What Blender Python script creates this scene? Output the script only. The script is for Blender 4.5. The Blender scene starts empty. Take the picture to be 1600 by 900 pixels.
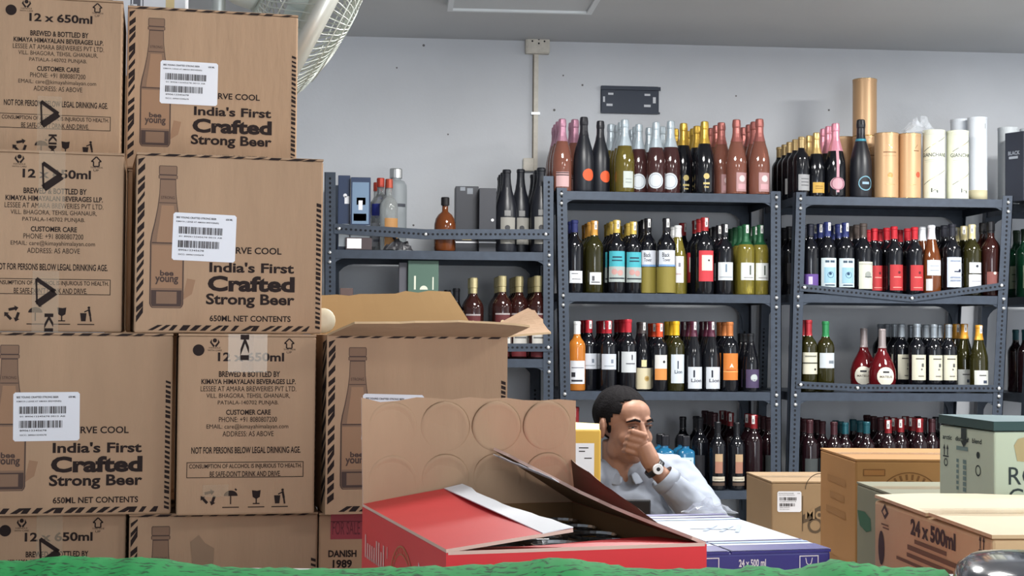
import bpy, bmesh, math, random
from mathutils import Vector, Matrix
random.seed(7)
S = bpy.context.scene
COL = S.collection
R = math.radians

# ------------------------------------------------------------------ camera
F = 2400.0                       # focal length in pixels of the 1600x900 frame
YAW, PITCH, ROLL = R(-5.0), math.atan(70/2400.0), R(0.5)
CAM = Vector((0, 0, 1.5))
CM = (Matrix.Rotation(YAW, 3, 'Z') @ Matrix.Rotation(math.pi/2 + PITCH, 3, 'X') @ Matrix.Rotation(ROLL, 3, 'Z'))
cd = bpy.data.cameras.new('camera'); cam = bpy.data.objects.new('camera', cd); COL.objects.link(cam)
cd.sensor_width = 36; cd.lens = 36*F/1600; cd.clip_start = 0.02
cam.matrix_world = Matrix.Translation(CAM) @ CM.to_4x4()
S.camera = cam
S.view_settings.view_transform = 'Standard'; S.view_settings.look = 'None'
S.view_settings.exposure = 0.22; S.view_settings.gamma = 1.0; S.view_settings.use_curve_mapping = False

# ------------------------------------------------------------------ world and large lights
w = bpy.data.worlds.new('world'); S.world = w; w.use_nodes = True
bg = w.node_tree.nodes['Background']; bg.inputs[0].default_value = (0.75, 0.85, 1.0, 1); bg.inputs[1].default_value = 1.0

def area(name, loc, rot, sx, sy, energy, color):
    l = bpy.data.lights.new(name, 'AREA'); l.shape = 'RECTANGLE'; l.size = sx; l.size_y = sy
    l.energy = energy; l.color = color
    o = bpy.data.objects.new(name, l); COL.objects.link(o); o.location = loc; o.rotation_euler = rot
    return o
# daylight entering through the open shop front behind the camera
area('shopfront_daylight', (1.3, -2.9, 1.35), (R(90), 0, 0), 1.5, 2.3, 105, (0.93, 0.97, 1.0))

ROOM_X0, ROOM_X1, ROOM_Y0, WALL, CEIL = -3.2, 4.2, -3.0, 7.06, 2.855
LIGHT_XY = [(0.8, 5.0), (2.9, 5.0), (0.6, 2.9), (2.7, 2.9), (2.4, 0.8)]   # unseen lit ceiling panels (fixtures below); rear two added to brighten the wall
LIGHT_W = [60, 86, 18, 30, 24]

# ------------------------------------------------------------------ pixel -> place helpers
def ray(px, py):
    return CM @ Vector(((px-800)/F, -(py-450)/F, -1))
def P(px, py, d): return CAM + d*ray(px, py)
def onY(px, py, Y):
    r = ray(px, py); return CAM + r*(Y/r.y)
def PZ(px, d, z):                # column px at depth d, at height z
    a, b = P(px, 0, d), P(px, 900, d); t = (z-a.z)/(b.z-a.z); return a.lerp(b, t)
def XZ(px, Y, z):
    a, b = onY(px, 0, Y), onY(px, 900, Y); t = (z-a.z)/(b.z-a.z); return a.lerp(b, t)

# ------------------------------------------------------------------ materials
def lin(c):
    if isinstance(c, str):
        c = tuple(int(c[i:i+2], 16) for i in (0, 2, 4))
    return tuple((v/255/12.92 if v/255 <= .04045 else ((v/255+.055)/1.055)**2.4) for v in c) + (1,)
MATS = {}
def mat(key, col, rough=.5, metal=0, trans=0, ior=1.45, noise=0, nscale=20, bump=0, bscale=200, spec=.5, emit=None, estr=0, alpha=1, coat=0, col2=None, stretch=None):
    if key in MATS: return MATS[key]
    m = bpy.data.materials.new(key); m.use_nodes = True; nt = m.node_tree; b = nt.nodes['Principled BSDF']
    c = lin(col); b.inputs['Base Color'].default_value = c; b.inputs['Roughness'].default_value = rough
    b.inputs['Metallic'].default_value = metal; b.inputs['Transmission Weight'].default_value = trans
    b.inputs['IOR'].default_value = ior; b.inputs['Specular IOR Level'].default_value = spec
    b.inputs['Alpha'].default_value = alpha; b.inputs['Coat Weight'].default_value = coat
    if emit: b.inputs['Emission Color'].default_value = lin(emit); b.inputs['Emission Strength'].default_value = estr
    tc = nt.nodes.new('ShaderNodeTexCoord'); mp = nt.nodes.new('ShaderNodeMapping')
    nt.links.new(tc.outputs['Object'], mp.inputs[0])
    if stretch: mp.inputs['Scale'].default_value = stretch
    if noise:
        n = nt.nodes.new('ShaderNodeTexNoise'); n.inputs['Scale'].default_value = nscale; n.inputs['Detail'].default_value = 4
        nt.links.new(mp.outputs[0], n.inputs['Vector'])
        mx = nt.nodes.new('ShaderNodeMix'); mx.data_type = 'RGBA'
        c2 = lin(col2) if col2 else tuple(v*(1-noise) for v in c[:3])+(1,)
        c1 = c if col2 else tuple(min(1, v*(1+noise*.5)) for v in c[:3])+(1,)
        rp = nt.nodes.new('ShaderNodeMapRange'); rp.inputs[1].default_value = .35; rp.inputs[2].default_value = .65
        nt.links.new(n.outputs['Fac'], rp.inputs[0]); nt.links.new(rp.outputs[0], mx.inputs[0])
        mx.inputs[6].default_value = c1; mx.inputs[7].default_value = c2
        nt.links.new(mx.outputs[2], b.inputs['Base Color'])
    if bump:
        n2 = nt.nodes.new('ShaderNodeTexNoise'); n2.inputs['Scale'].default_value = bscale; n2.inputs['Detail'].default_value = 3
        nt.links.new(mp.outputs[0], n2.inputs['Vector'])
        bp = nt.nodes.new('ShaderNodeBump'); bp.inputs['Strength'].default_value = bump; bp.inputs['Distance'].default_value = .004
        nt.links.new(n2.outputs['Fac'], bp.inputs['Height']); nt.links.new(bp.outputs[0], b.inputs['Normal'])
    MATS[key] = m
    return m

M_wall = mat('wall_plaster', (208, 211, 216), .75, noise=.07, nscale=1.6, bump=.15, bscale=60)
M_ceil = mat('ceiling_paint', (196, 198, 200), .8, noise=.05, nscale=1.2)
M_floor = mat('floor_tile', (140, 138, 134), .5, noise=.1, nscale=6)
M_kraft = mat('kraft_cardboard', (178, 147, 119), .8, noise=.09, nscale=6, bump=.3, bscale=45, stretch=(1.6, 1.6, .35), spec=.2)
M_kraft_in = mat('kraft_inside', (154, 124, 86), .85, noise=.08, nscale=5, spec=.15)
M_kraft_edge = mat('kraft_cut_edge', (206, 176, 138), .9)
M_ink = mat('black_print_ink', (44, 34, 32), .75, spec=.2)
M_ink2 = mat('grey_brown_print_ink', (104, 82, 70), .75, spec=.2)
M_ink3 = mat('pale_brown_print_ink', (150, 116, 92), .75, spec=.2)
M_white = mat('white_paper', (232, 233, 238), .6)
M_tape = mat('clear_packing_tape', (214, 190, 160), .15, alpha=.35, spec=.6)
M_rack = mat('blue_grey_painted_steel', (56, 64, 76), .45, metal=.35, noise=.12, nscale=30)
M_rackd = mat('slot_hole_dark', (16, 18, 24), .9)
M_bolt = mat('zinc_bolt', (226, 228, 230), .22, metal=.9)
M_black = mat('black_card', (30, 30, 36), .5)

# ------------------------------------------------------------------ mesh helpers
def mesh(name, v, f, mats, parent=None, smooth=False, mi=None):
    me = bpy.data.meshes.new(name); me.from_pydata([tuple(p) for p in v], [], f)
    if not isinstance(mats, (list, tuple)): mats = [mats]
    for m in mats: me.materials.append(m)
    if mi: me.polygons.foreach_set('material_index', mi)
    if smooth: me.polygons.foreach_set('use_smooth', [True]*len(me.polygons))
    me.update()
    return link(name, me, parent)
def link(name, me, parent=None):
    o = bpy.data.objects.new(name, me); COL.objects.link(o)
    if parent is not None: o.parent = parent
    return o
def tag(o, label, cat, group=None):
    o['label'] = label; o['category'] = cat
    if group: o['group'] = group
    return o
def thing(name, label, cat, loc=(0, 0, 0), rotz=0, group=None):
    o = bpy.data.objects.new(name, None); COL.objects.link(o); o.empty_display_size = .05
    o.location = loc; o.rotation_euler = (0, 0, rotz)
    return tag(o, label, cat, group)
def struct(o): o['kind'] = 'structure'; return o
def stuff(o): o['kind'] = 'stuff'; return o
def copy_tree(o, parent=None):
    c = o.copy(); COL.objects.link(c); c.parent = parent
    for ch in list(o.children): copy_tree(ch, c)
    return c

class MB:
    def __init__(s): s.v = []; s.f = []; s.mi = []
    def add(s, v, f, m=0):
        n = len(s.v); s.v += [Vector(p) for p in v]; s.f += [tuple(i+n for i in q) for q in f]; s.mi += [m]*len(f); return s
    def box(s, x0, y0, z0, x1, y1, z1, m=0, mtx=None):
        v = [Vector((x, y, z)) for z in (z0, z1) for y in (y0, y1) for x in (x0, x1)]
        if mtx: v = [mtx @ p for p in v]
        return s.add(v, [(0, 2, 3, 1), (4, 5, 7, 6), (0, 1, 5, 4), (2, 6, 7, 3), (0, 4, 6, 2), (1, 3, 7, 5)], m)
    def hexa(s, bot, top, m=0):   # two quads of points, counter-clockwise from above
        n = len(bot)
        f = [tuple(range(n-1, -1, -1)), tuple(range(n, 2*n))] + [(i, (i+1) % n, n+(i+1) % n, n+i) for i in range(n)]
        return s.add(list(bot)+list(top), f, m)
    def tube(s, pts, r, seg=6, m=0, cap=True):
        pts = [Vector(p) for p in pts]; rs = r if isinstance(r, (list, tuple)) else [r]*len(pts); v = []; f = []
        for i, p in enumerate(pts):
            t = (pts[min(i+1, len(pts)-1)]-pts[max(i-1, 0)]).normalized()
            a = t.orthogonal().normalized() if i == 0 else (a - t*a.dot(t)).normalized()
            b = t.cross(a)
            for k in range(seg):
                an = 2*math.pi*k/seg; v.append(p + (a*math.cos(an)+b*math.sin(an))*rs[i])
        for i in range(len(pts)-1):
            for k in range(seg):
                f.append((i*seg+k, i*seg+(k+1) % seg, (i+1)*seg+(k+1) % seg, (i+1)*seg+k))
        if cap: f += [tuple(range(seg-1, -1, -1)), tuple((len(pts)-1)*seg+k for k in range(seg))]
        return s.add(v, f, m)
    def lathe(s, prof, seg=20, m=0, sx=1, sy=1, power=None):
        v = []; f = []
        for (r, z) in prof:
            for k in range(seg):
                a = 2*math.pi*k/seg; c, sn = math.cos(a), math.sin(a)
                if power:
                    e = 2/power; c = math.copysign(abs(c)**e, c); sn = math.copysign(abs(sn)**e, sn)
                v.append((max(r, 1e-5)*c*sx, max(r, 1e-5)*sn*sy, z))
        for i in range(len(prof)-1):
            for k in range(seg):
                f.append((i*seg+k, i*seg+(k+1) % seg, (i+1)*seg+(k+1) % seg, (i+1)*seg+k))
        f += [tuple(range(seg-1, -1, -1)), tuple((len(prof)-1)*seg+k for k in range(seg))]
        return s.add(v, f, m)
    def ell(s, c, r, nu=16, nv=10, mtx=None, m=0):
        c = Vector(c); v = []; f = []
        for i in range(nv+1):
            th = math.pi*i/nv
            for k in range(nu):
                ph = 2*math.pi*k/nu
                p = Vector((r[0]*math.sin(th)*math.cos(ph), r[1]*math.sin(th)*math.sin(ph), r[2]*math.cos(th)))
                if i in (0, nv): p += Vector((1e-5*math.cos(ph), 1e-5*math.sin(ph), 0))
                if mtx: p = mtx @ p
                v.append(c+p)
        for i in range(nv):
            for k in range(nu):
                f.append((i*nu+k, (i+1)*nu+k, (i+1)*nu+(k+1) % nu, i*nu+(k+1) % nu))
        f += [tuple(range(nu)), tuple(nv*nu+k for k in range(nu-1, -1, -1))]
        return s.add(v, f, m)
    def xf(s, mtx): s.v = [mtx @ p for p in s.v]; return s
    def build(s, name, mats, parent=None, smooth=False):
        o = mesh(name, s.v, s.f, mats, parent, smooth, s.mi)
        return o
def smooth_angle(o, deg=40):
    me = o.data
    me.polygons.foreach_set('use_smooth', [True]*len(me.polygons))
    bm = bmesh.new(); bm.from_mesh(me)
    for e in bm.edges:
        if len(e.link_faces) == 2 and e.calc_face_angle(0) > R(deg): e.smooth = False
    bm.to_mesh(me); bm.free(); return o
def rbox_mesh(name, W, D, H, bev=.004, mats=(M_kraft,), cuts=0, warp=0.0, seed=1):
    bm = bmesh.new(); bmesh.ops.create_cube(bm, size=1)
    for v in bm.verts: v.co = Vector((v.co.x*W, v.co.y*D, (v.co.z+.5)*H))
    bmesh.ops.bevel(bm, geom=bm.edges[:], offset=bev, segments=2, profile=.5, affect='EDGES')
    me = bpy.data.meshes.new(name); bm.to_mesh(me); bm.free()
    for m in mats: me.materials.append(m)
    return me
def rbox(name, W, D, H, m, parent, bev=.004, loc=(0, 0, 0)):
    o = link(name, rbox_mesh(name, W, D, H, bev, [m]), parent); o.location = loc; return o

# ------------------------------------------------------------------ flat print
TXT = {}
def text_polys(s, bold):
    k = (s, bold)
    if k not in TXT:
        cu = bpy.data.curves.new('t', 'FONT'); cu.body = s; cu.size = 1; cu.resolution_u = 3; cu.offset = bold
        ob = bpy.data.objects.new('t', cu); COL.objects.link(ob)
        dg = bpy.context.evaluated_depsgraph_get()
        me = bpy.data.meshes.new_from_object(ob.evaluated_get(dg))
        vs = [(v.co.x, v.co.y) for v in me.vertices]; fs = [tuple(p.vertices) for p in me.polygons]
        bpy.data.objects.remove(ob); bpy.data.curves.remove(cu); bpy.data.meshes.remove(me)
        x0 = min(v[0] for v in vs); x1 = max(v[0] for v in vs); y0 = min(v[1] for v in vs); y1 = max(v[1] for v in vs)
        TXT[k] = ([((x-x0)/(x1-x0), (y-y0)/(y1-y0)) for x, y in vs], fs, (x1-x0)/(y1-y0))
    return TXT[k]
class Decal:
    def __init__(s): s.v = []; s.f = []; s.mi = []
    def raw(s, pts, faces, m=0, layer=0):
        n = len(s.v); s.v += [(x, y, layer) for x, y in pts]; s.f += [tuple(i+n for i in q) for q in faces]; s.mi += [m]*len(faces); return s
    def poly(s, pts, m=0, layer=0): return s.raw(pts, [tuple(range(len(pts)))], m, layer)
    def rect(s, x0, y0, x1, y1, m=0, layer=0, n=1):
        pts = []; fs = []
        for i in range(n+1):
            x = x0+(x1-x0)*i/n; pts += [(x, y0), (x, y1)]
        for i in range(n): fs.append((2*i, 2*i+2, 2*i+3, 2*i+1))
        return s.raw(pts, fs, m, layer)
    def frame(s, x0, y0, x1, y1, t, m=0, layer=0):
        s.rect(x0, y0, x1, y0+t, m, layer); s.rect(x0, y1-t, x1, y1, m, layer)
        s.rect(x0, y0+t, x0+t, y1-t, m, layer); return s.rect(x1-t, y0+t, x1, y1-t, m, layer)
    def disc(s, cx, cy, r, m=0, layer=0, n=18, ry=None, a0=0, a1=360):
        ry = ry or r
        full = (a1-a0) >= 360
        pts = [(cx+r*math.cos(R(a0+(a1-a0)*i/n)), cy+ry*math.sin(R(a0+(a1-a0)*i/n))) for i in range(n if full else n+1)]
        return s.poly(pts, m, layer)
    def ring(s, cx, cy, r0, r1, m=0, layer=0, n=24, a0=0, a1=360, ys=1):
        pts = []; fs = []
        for i in range(n+1):
            a = R(a0+(a1-a0)*i/n); pts += [(cx+r0*math.cos(a), cy+ys*r0*math.sin(a)), (cx+r1*math.cos(a), cy+ys*r1*math.sin(a))]
        for i in range(n): fs.append((2*i, 2*i+1, 2*i+3, 2*i+2))
        return s.raw(pts, fs, m, layer)
    def line(s, p, q, t, m=0, layer=0):
        dx, dy = q[0]-p[0], q[1]-p[1]; L = math.hypot(dx, dy) or 1; nx, ny = -dy/L*t/2, dx/L*t/2
        return s.poly([(p[0]-nx, p[1]-ny), (q[0]-nx, q[1]-ny), (q[0]+nx, q[1]+ny), (p[0]+nx, p[1]+ny)], m, layer)
    def text(s, t, x0, y0, x1, y1, m=0, bold=.0, layer=0, rot=0, flip=False):
        vs, fs, asp = text_polys(t, bold)
        pts = []
        for (a, b) in vs:
            if rot == 90: a, b = 1-b, a
            elif rot == -90: a, b = b, 1-a
            elif rot == 180: a, b = 1-a, 1-b
            pts.append((x0+(x1-x0)*a, y0+(y1-y0)*b))
        return s.raw(pts, fs, m, layer)
    def build(s, name, mats, parent, xf, eps=.0005):
        v = [xf(x, y, eps*(1+l)) for x, y, l in s.v]
        return mesh(name, v, s.f, mats, parent, False, s.mi)
def face_front(W, D): return lambda x, y, e: (x-W/2, -D/2-e, y)
def face_back(W, D): return lambda x, y, e: (W/2-x, D/2+e, y)
def face_left(W, D): return lambda x, y, e: (-W/2-e, D/2-x, y)
def face_right(W, D): return lambda x, y, e: (W/2+e, -D/2+x, y)
def face_top(W, D, H): return lambda x, y, e: (x-W/2, y-D/2, H+e)
def cyl(Rr, z0=0, a0=0): return lambda x, y, e: ((Rr+e)*math.sin(x/Rr+a0), -(Rr+e)*math.cos(x/Rr+a0), z0+y)

# ------------------------------------------------------------------ room
def slab(name, x0, y0, z0, x1, y1, z1, m):
    return struct(MB().box(x0, y0, z0, x1, y1, z1).build(name, m))
slab('floor', ROOM_X0, ROOM_Y0, -.1, ROOM_X1, WALL, 0, M_floor)
slab('ceiling', ROOM_X0, ROOM_Y0, CEIL, ROOM_X1, WALL, CEIL+.1, M_ceil)
slab('wall_back', ROOM_X0-.12, WALL, -.1, ROOM_X1+.12, WALL+.12, CEIL+.1, M_wall)
slab('wall_left', ROOM_X0-.12, ROOM_Y0, -.1, ROOM_X0, WALL, CEIL+.1, M_wall)
slab('wall_right', ROOM_X1, ROOM_Y0, -.1, ROOM_X1+.12, WALL, CEIL+.1, M_wall)
# small drilled holes and scuffs in the plaster
dots = MB()
for px, py, rr in [(662, 71, .006), (620, 106, .004), (866, 172, .006), (910, 133, .005), (880, 118, .004), (1150, 150, .004), (1510, 190, .004), (1295, 172, .005), (700, 210, .004), (590, 290, .004), (760, 330, .004), (646, 352, .005)]:
    p = onY(px, py, WALL)
    dots.add([p+Vector((rr*math.cos(a*math.pi/4), -.001, rr*math.sin(a*math.pi/4))) for a in range(8)], [tuple(range(8))])
o = dots.build('plaster_hole', mat('plaster_hole', (110, 108, 108), .9), bpy.data.objects['wall_back']); stuff(o)

# ceiling panel lights
M_diff = mat('panel_diffuser', (200, 203, 206), .5)
M_diff_on = mat('panel_diffuser_lit', (255, 255, 255), .5, emit=(255, 255, 255), estr=3.0)
M_alu = mat('white_aluminium', (222, 226, 228), .35, metal=.2)
def ceiling_panel(x, y, lit, label, rz=0):
    t = thing('ceiling_light', label, 'light', (x, y, CEIL), rz, 'square panel lights')
    f = MB(); h = .3; b = .022
    for a in ((-h, -h, h, -h+b), (-h, h-b, h, h), (-h, -h+b, -h+b, h-b), (h-b, -h+b, h, h-b)): f.box(a[0], a[1], -.03, a[2], a[3], 0)
    f.build('frame', M_alu, t)
    MB().box(-h+b, -h+b, -.02, h-b, h-b, 0).build('diffuser', M_diff_on if lit else M_diff, t)
    return t
p = CAM + ray(806, 10)*((CEIL-1.5)/ray(806, 10).z)
ceiling_panel(p.x+.01, p.y-.31, False, 'unlit square ceiling panel light set in a white frame', R(-1))
for (x, y), e in zip(LIGHT_XY, LIGHT_W):
    ceiling_panel(x, y, True, 'unseen lit square ceiling panel light over the shop floor')
    area('unseen_panel_lamp', (x, y, CEIL-.035), (0, 0, 0), .54, .54, e, (1.0, .985, .95))

# socket box and conduit on the back wall
M_pvc = mat('aged_white_pvc', (214, 208, 196), .5, noise=.08, nscale=40)
p = onY(839, 69, WALL); sc = 7.06/F
t = thing('junction_box', 'white plastic junction box high on the wall under the ceiling', 'socket box', (p.x, WALL, p.z-.05))
rbox('box_body', 38*sc, .04, .1, M_pvc, t, .004, (0, -.02, 0))
MB().box(-17*sc+.004, -.046, .006, 17*sc+.004, -.04, .096).build('cover', M_pvc, t)
dk = Decal()
for dx, dz in ((-.026, .055), (.03, .055), (.004, .064), (.004, .045)): dk.disc(dx, dz, .0045, n=8)
dk.build('screw_hole', M_rackd, t, lambda x, y, e: (x, -.046-e, y))
q = onY(837, 268, WALL)
t2 = thing('cable_conduit', 'beige cable conduit running down the wall from the junction box', 'conduit', (p.x-.006, WALL, q.z))
MB().box(-.012, -.016, 0, .012, 0, p.z-.05-q.z).build('conduit_channel', M_pvc, t2)
MB().box(-.0125, -.018, 0, -.008, 0, p.z-.052-q.z).build('conduit_edge', mat('conduit_edge_dark', (120, 112, 100), .7), t2)  # darker strip down the conduit's left edge
z = onY(837, 178, WALL).z-q.z
MB().box(-.02, -.02, z-.006, .02, 0, z+.006).build('saddle_clip', M_alu, t2)
p = onY(825, 258, WALL)
t = tag(rbox('wall_socket', .05, .03, .06, M_pvc, None, .004, (p.x, WALL-.015, p.z-.03)), 'small white wall socket behind the dark wine bottles', 'socket')

# black mounting plate
p0, p1 = onY(938, 177, WALL), onY(1029, 136, WALL)
W_, H_ = p1.x-p0.x, p1.z-p0.z
t = thing('mounting_plate', 'black metal mounting plate with slots screwed to the back wall', 'wall plate', ((p0.x+p1.x)/2, WALL, p0.z))
M_plate = mat('black_steel_plate', (52, 58, 70), .5, metal=.3)
rbox('plate', W_, .012, H_, M_plate, t, .005, (0, -.006, 0))
MB().box(-W_/2, -.022, H_-.02, W_/2+.006, -.012, H_-.004).build('top_flange', M_plate, t)
MB().box(-W_/2, -.018, 0, W_/2+.004, -.012, .008).build('bottom_flange', M_plate, t)
dk = Decal()
for u, v, a, b in ((.17, .70, .09, .075), (.15, .30, .105, .085), (.80, .69, .1, .075), (.80, .29, .115, .085), (.055, .5, .032, .2), (.92, .5, .05, .22)):
    dk.rect((u-a/2)*W_, (v-b/2)*H_, (u+a/2)*W_, (v+b/2)*H_)
dk.build('slot', M_wall, t, lambda x, y, e: (x-W_/2, -.0125-e, y))

# ------------------------------------------------------------------ racks
YF, YR = 6.42, 6.99
HOLE_P = .0195
def zpx(px, py, Y=YF): return onY(px, py, Y).z
class Rack: pass
def rack(label, pl, pr, shelf_px, ytop, rails=(), zlow=(.40,), post_w=.046, bolts_extra=()):
    """pl / pr: two pixels on each front post (outer edge); shelf_px: shelf surface rows at the unit's middle"""
    k = Rack(); mid = (pl[0][0]+pr[0][0])/2
    def fx(a):
        A, B = onY(*a[0], YF), onY(*a[1], YF)
        return lambda z: A.x + (z-A.z)/(B.z-A.z)*(B.x-A.x)
    k.xl, k.xr = fx(pl), fx(pr)
    k.z = [zpx(mid, y) for y in shelf_px] + list(zlow)
    ztop = zpx(mid, ytop)
    cx = (k.xl(1.5)+k.xr(1.5))/2
    t = thing('slotted_steel_rack', label, 'rack', (cx, YF, 0), 0, 'slotted steel racks along the back wall'); k.root = t
    dY = YR-YF
    holes_all = []
    for side, fxn in ((1, k.xl), (-1, k.xr)):
        for y, dirn in ((0, 1), (dY, -1)):
            m = MB(); x0, x1 = fxn(0)-cx, fxn(ztop)-cx; wv = side*post_w
            def quad(x, yy, a, b): return [Vector((x, yy, 0)), Vector((x+a, yy, 0)), Vector((x+a, yy+b, 0)), Vector((x, yy+b, 0))]
            for (a, b) in ((wv, dirn*.003), (side*.003, dirn*.042)):
                lo = quad(x0, y, a, b); hi = [p+Vector((x1-x0, 0, ztop)) for p in lo]
                if a*b < 0: lo.reverse(); hi.reverse()
                m.hexa(lo, hi)
            o = m.build('post', M_rack, t)
            d = Decal(); n = int(ztop/HOLE_P)
            for i in range(n):
                z = (i+.5)*HOLE_P
                if z < .75: continue
                xx = x0+(x1-x0)*z/ztop+wv*.5
                d.disc(xx, z, .0052, n=6, ry=.0062)
            h = d.build('slot_holes', M_rackd, o, (lambda x, z, e: (x, -e, z)) if y == 0 else (lambda x, z, e: (x, dY-.003-e, z)))
            stuff(h)
    bl = MB()
    for z in k.z:
        a, b = k.xl(z)-cx+.004, k.xr(z)-cx-.004
        m = MB(); m.box(a, .0035, z-.003, b, dY-.0035, z)
        m.box(a+post_w*.0, .0032, z-.036, b, .006, z-.003); m.box(a, dY-.0065, z-.036, b, dY-.004, z-.003)
        m.box(a, .006, z-.036, a+.003, dY-.0065, z-.003); m.box(b-.003, .006, z-.036, b, dY-.0065, z-.003)
        m.box(a, .006, z-.036, b, .022, z-.033)
        m.build('shelf', M_rack, t)
        for xx in (a+.018, b-.018):
            for dz in (-.012, -.052):
                bl.add([Vector((xx+.0075*math.cos(i*math.pi/4), q, z+dz+.0075*math.sin(i*math.pi/4))) for q in (-.006, 0) for i in range(8)],
                       [(7, 6, 5, 4, 3, 2, 1, 0)]+[(i, (i+1) % 8, 8+(i+1) % 8, 8+i) for i in range(8)])
        # corner gussets under the shelf at the back and front
        for sgn, x in ((1, a), (-1, b)):
            for yy in (dY-.012, .0065):
                L = .11; pts = [(0, 0), (L, 0)] + [(L-(L-.03)*math.sin(i*math.pi/10), -(L-.03)*(1-math.cos(i*math.pi/10))-.0) for i in range(1, 6)] + [(.03, -L), (0, -L)]
                if yy < .1: pts = [(px_*.75, pz_*.75) for px_, pz_ in pts]
                lo = [Vector((x+sgn*q[0], yy, z-.036+q[1])) for q in pts]; hi = [p+Vector((0, .002, 0)) for p in lo]
                m2 = MB(); n = len(pts)
                m2.add(lo+hi, [tuple(range(n-1, -1, -1)), tuple(range(n, 2*n))]+[(i, (i+1) % n, n+(i+1) % n, n+i) for i in range(n)])
                m2.build('gusset', M_rack, t)
    stuff(bl.build('bolts', M_bolt, t, True))
    # guard rails: list of pixel polylines (px, py of the rail's middle), slightly in front of the posts
    for pts, hgt in rails:
        pw = [onY(x, y, YF-.004) for x, y in pts]; m = MB(); d = Decal()
        for A, B in zip(pw[:-1], pw[1:]):
            for (y0, y1, z0, z1) in ((-.004, -.0015, -hgt/2, hgt/2), (-.0015, .010, -hgt/2, -hgt/2+.0025)):
                lo = [Vector((A.x-cx, y0, A.z+z0)), Vector((B.x-cx, y0, B.z+z0)), Vector((B.x-cx, y1, B.z+z0)), Vector((A.x-cx, y1, A.z+z0))]
                hi = [p+Vector((0, 0, z1-z0)) for p in lo]; m.hexa(lo, hi)
            n = int((B.x-A.x)/HOLE_P)
            for i in range(n):
                f = (i+.5)/n; d.disc(A.x+(B.x-A.x)*f-cx, A.z+(B.z-A.z)*f, .006, n=6, ry=.0052)
        o = m.build('guard_rail', M_rack, t)
        stuff(d.build('slot_holes', M_rackd, o, lambda x, z, e: (x, -.004-e, z)))
        bb = MB()
        for A in [pw[0]+Vector((.02, 0, 0)), pw[-1]-Vector((.02, 0, 0))] + pw[1:-1]:
            bb.ell((A.x-cx, -.006, A.z), (.008, .004, .008), 8, 6)
        stuff(bb.build('rail_bolts', M_bolt, o, True))
    return k

U1 = rack('slotted steel rack behind the open carton holding spirits and black boxes', ((507, 280), (507, 470)), ((866, 285), (866, 600)),
          (392, 560, 716), 272, rails=[(((522, 357), (665, 366), (860, 366)), .042), (((700, 543), (864, 543)), .034)])
U2 = rack('middle slotted steel rack with champagne on top, beside the seated man', ((869, 300), (874, 600)), ((1221, 300), (1221, 620)),
          (301, 459, 612, 767), 296)
U3 = rack('slotted steel rack with tall gift canisters on its top shelf', ((1243, 305), (1234, 640)), ((1583, 312), (1567, 640)),
          (309, 461, 614, 770), 303, rails=[(((1250, 449), (1425, 466), (1572, 446)), .03), (((1244, 601), (1340, 606), (1568, 607)), .03)])
U4 = rack('slotted steel rack at the corner with a black gift box on top', ((1616, 320), (1602, 640)), ((1960, 322), (1944, 640)),
          (316, 465, 618, 775), 308)

# ------------------------------------------------------------------ bottles
G = dict(
    black=mat('glass_black', (15, 16, 21), .1, spec=.6),
    matte=mat('glass_matte_black', (24, 26, 33), .38),
    olive=mat('glass_olive', (46, 44, 18), .07, spec=.6, trans=.25),
    yellow=mat('glass_straw_wine', (150, 138, 60), .06, trans=.55, spec=.6),
    straw=mat('glass_green_gold', (112, 100, 44), .06, trans=.4, spec=.6),
    rose=mat('glass_rose_wine', (140, 90, 76), .06, trans=.4, spec=.6),
    brown=mat('glass_red_brown', (58, 34, 34), .08, spec=.6),
    amber=mat('glass_whisky_amber', (112, 60, 30), .07, trans=.3, spec=.6),
    orange=mat('glass_orange_wine', (206, 128, 50), .07, trans=.35, spec=.6),
    blue=mat('glass_sapphire_blue', (40, 112, 154), .08, trans=.3, spec=.6),
    green=mat('glass_green', (22, 66, 44), .08, trans=.2, spec=.6),
    frost=mat('glass_frosted_grey', (136, 142, 146), .5),
    clear=mat('glass_clear', (196, 200, 200), .05, trans=.7),
    pear=mat('glass_ruby', (96, 20, 26), .07, trans=.2, spec=.6),
    dark=mat('glass_wine_dark', (26, 12, 16), .1, spec=.6),
    whisk=mat('glass_cola_spirit', (44, 20, 18), .08, spec=.6))
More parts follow.
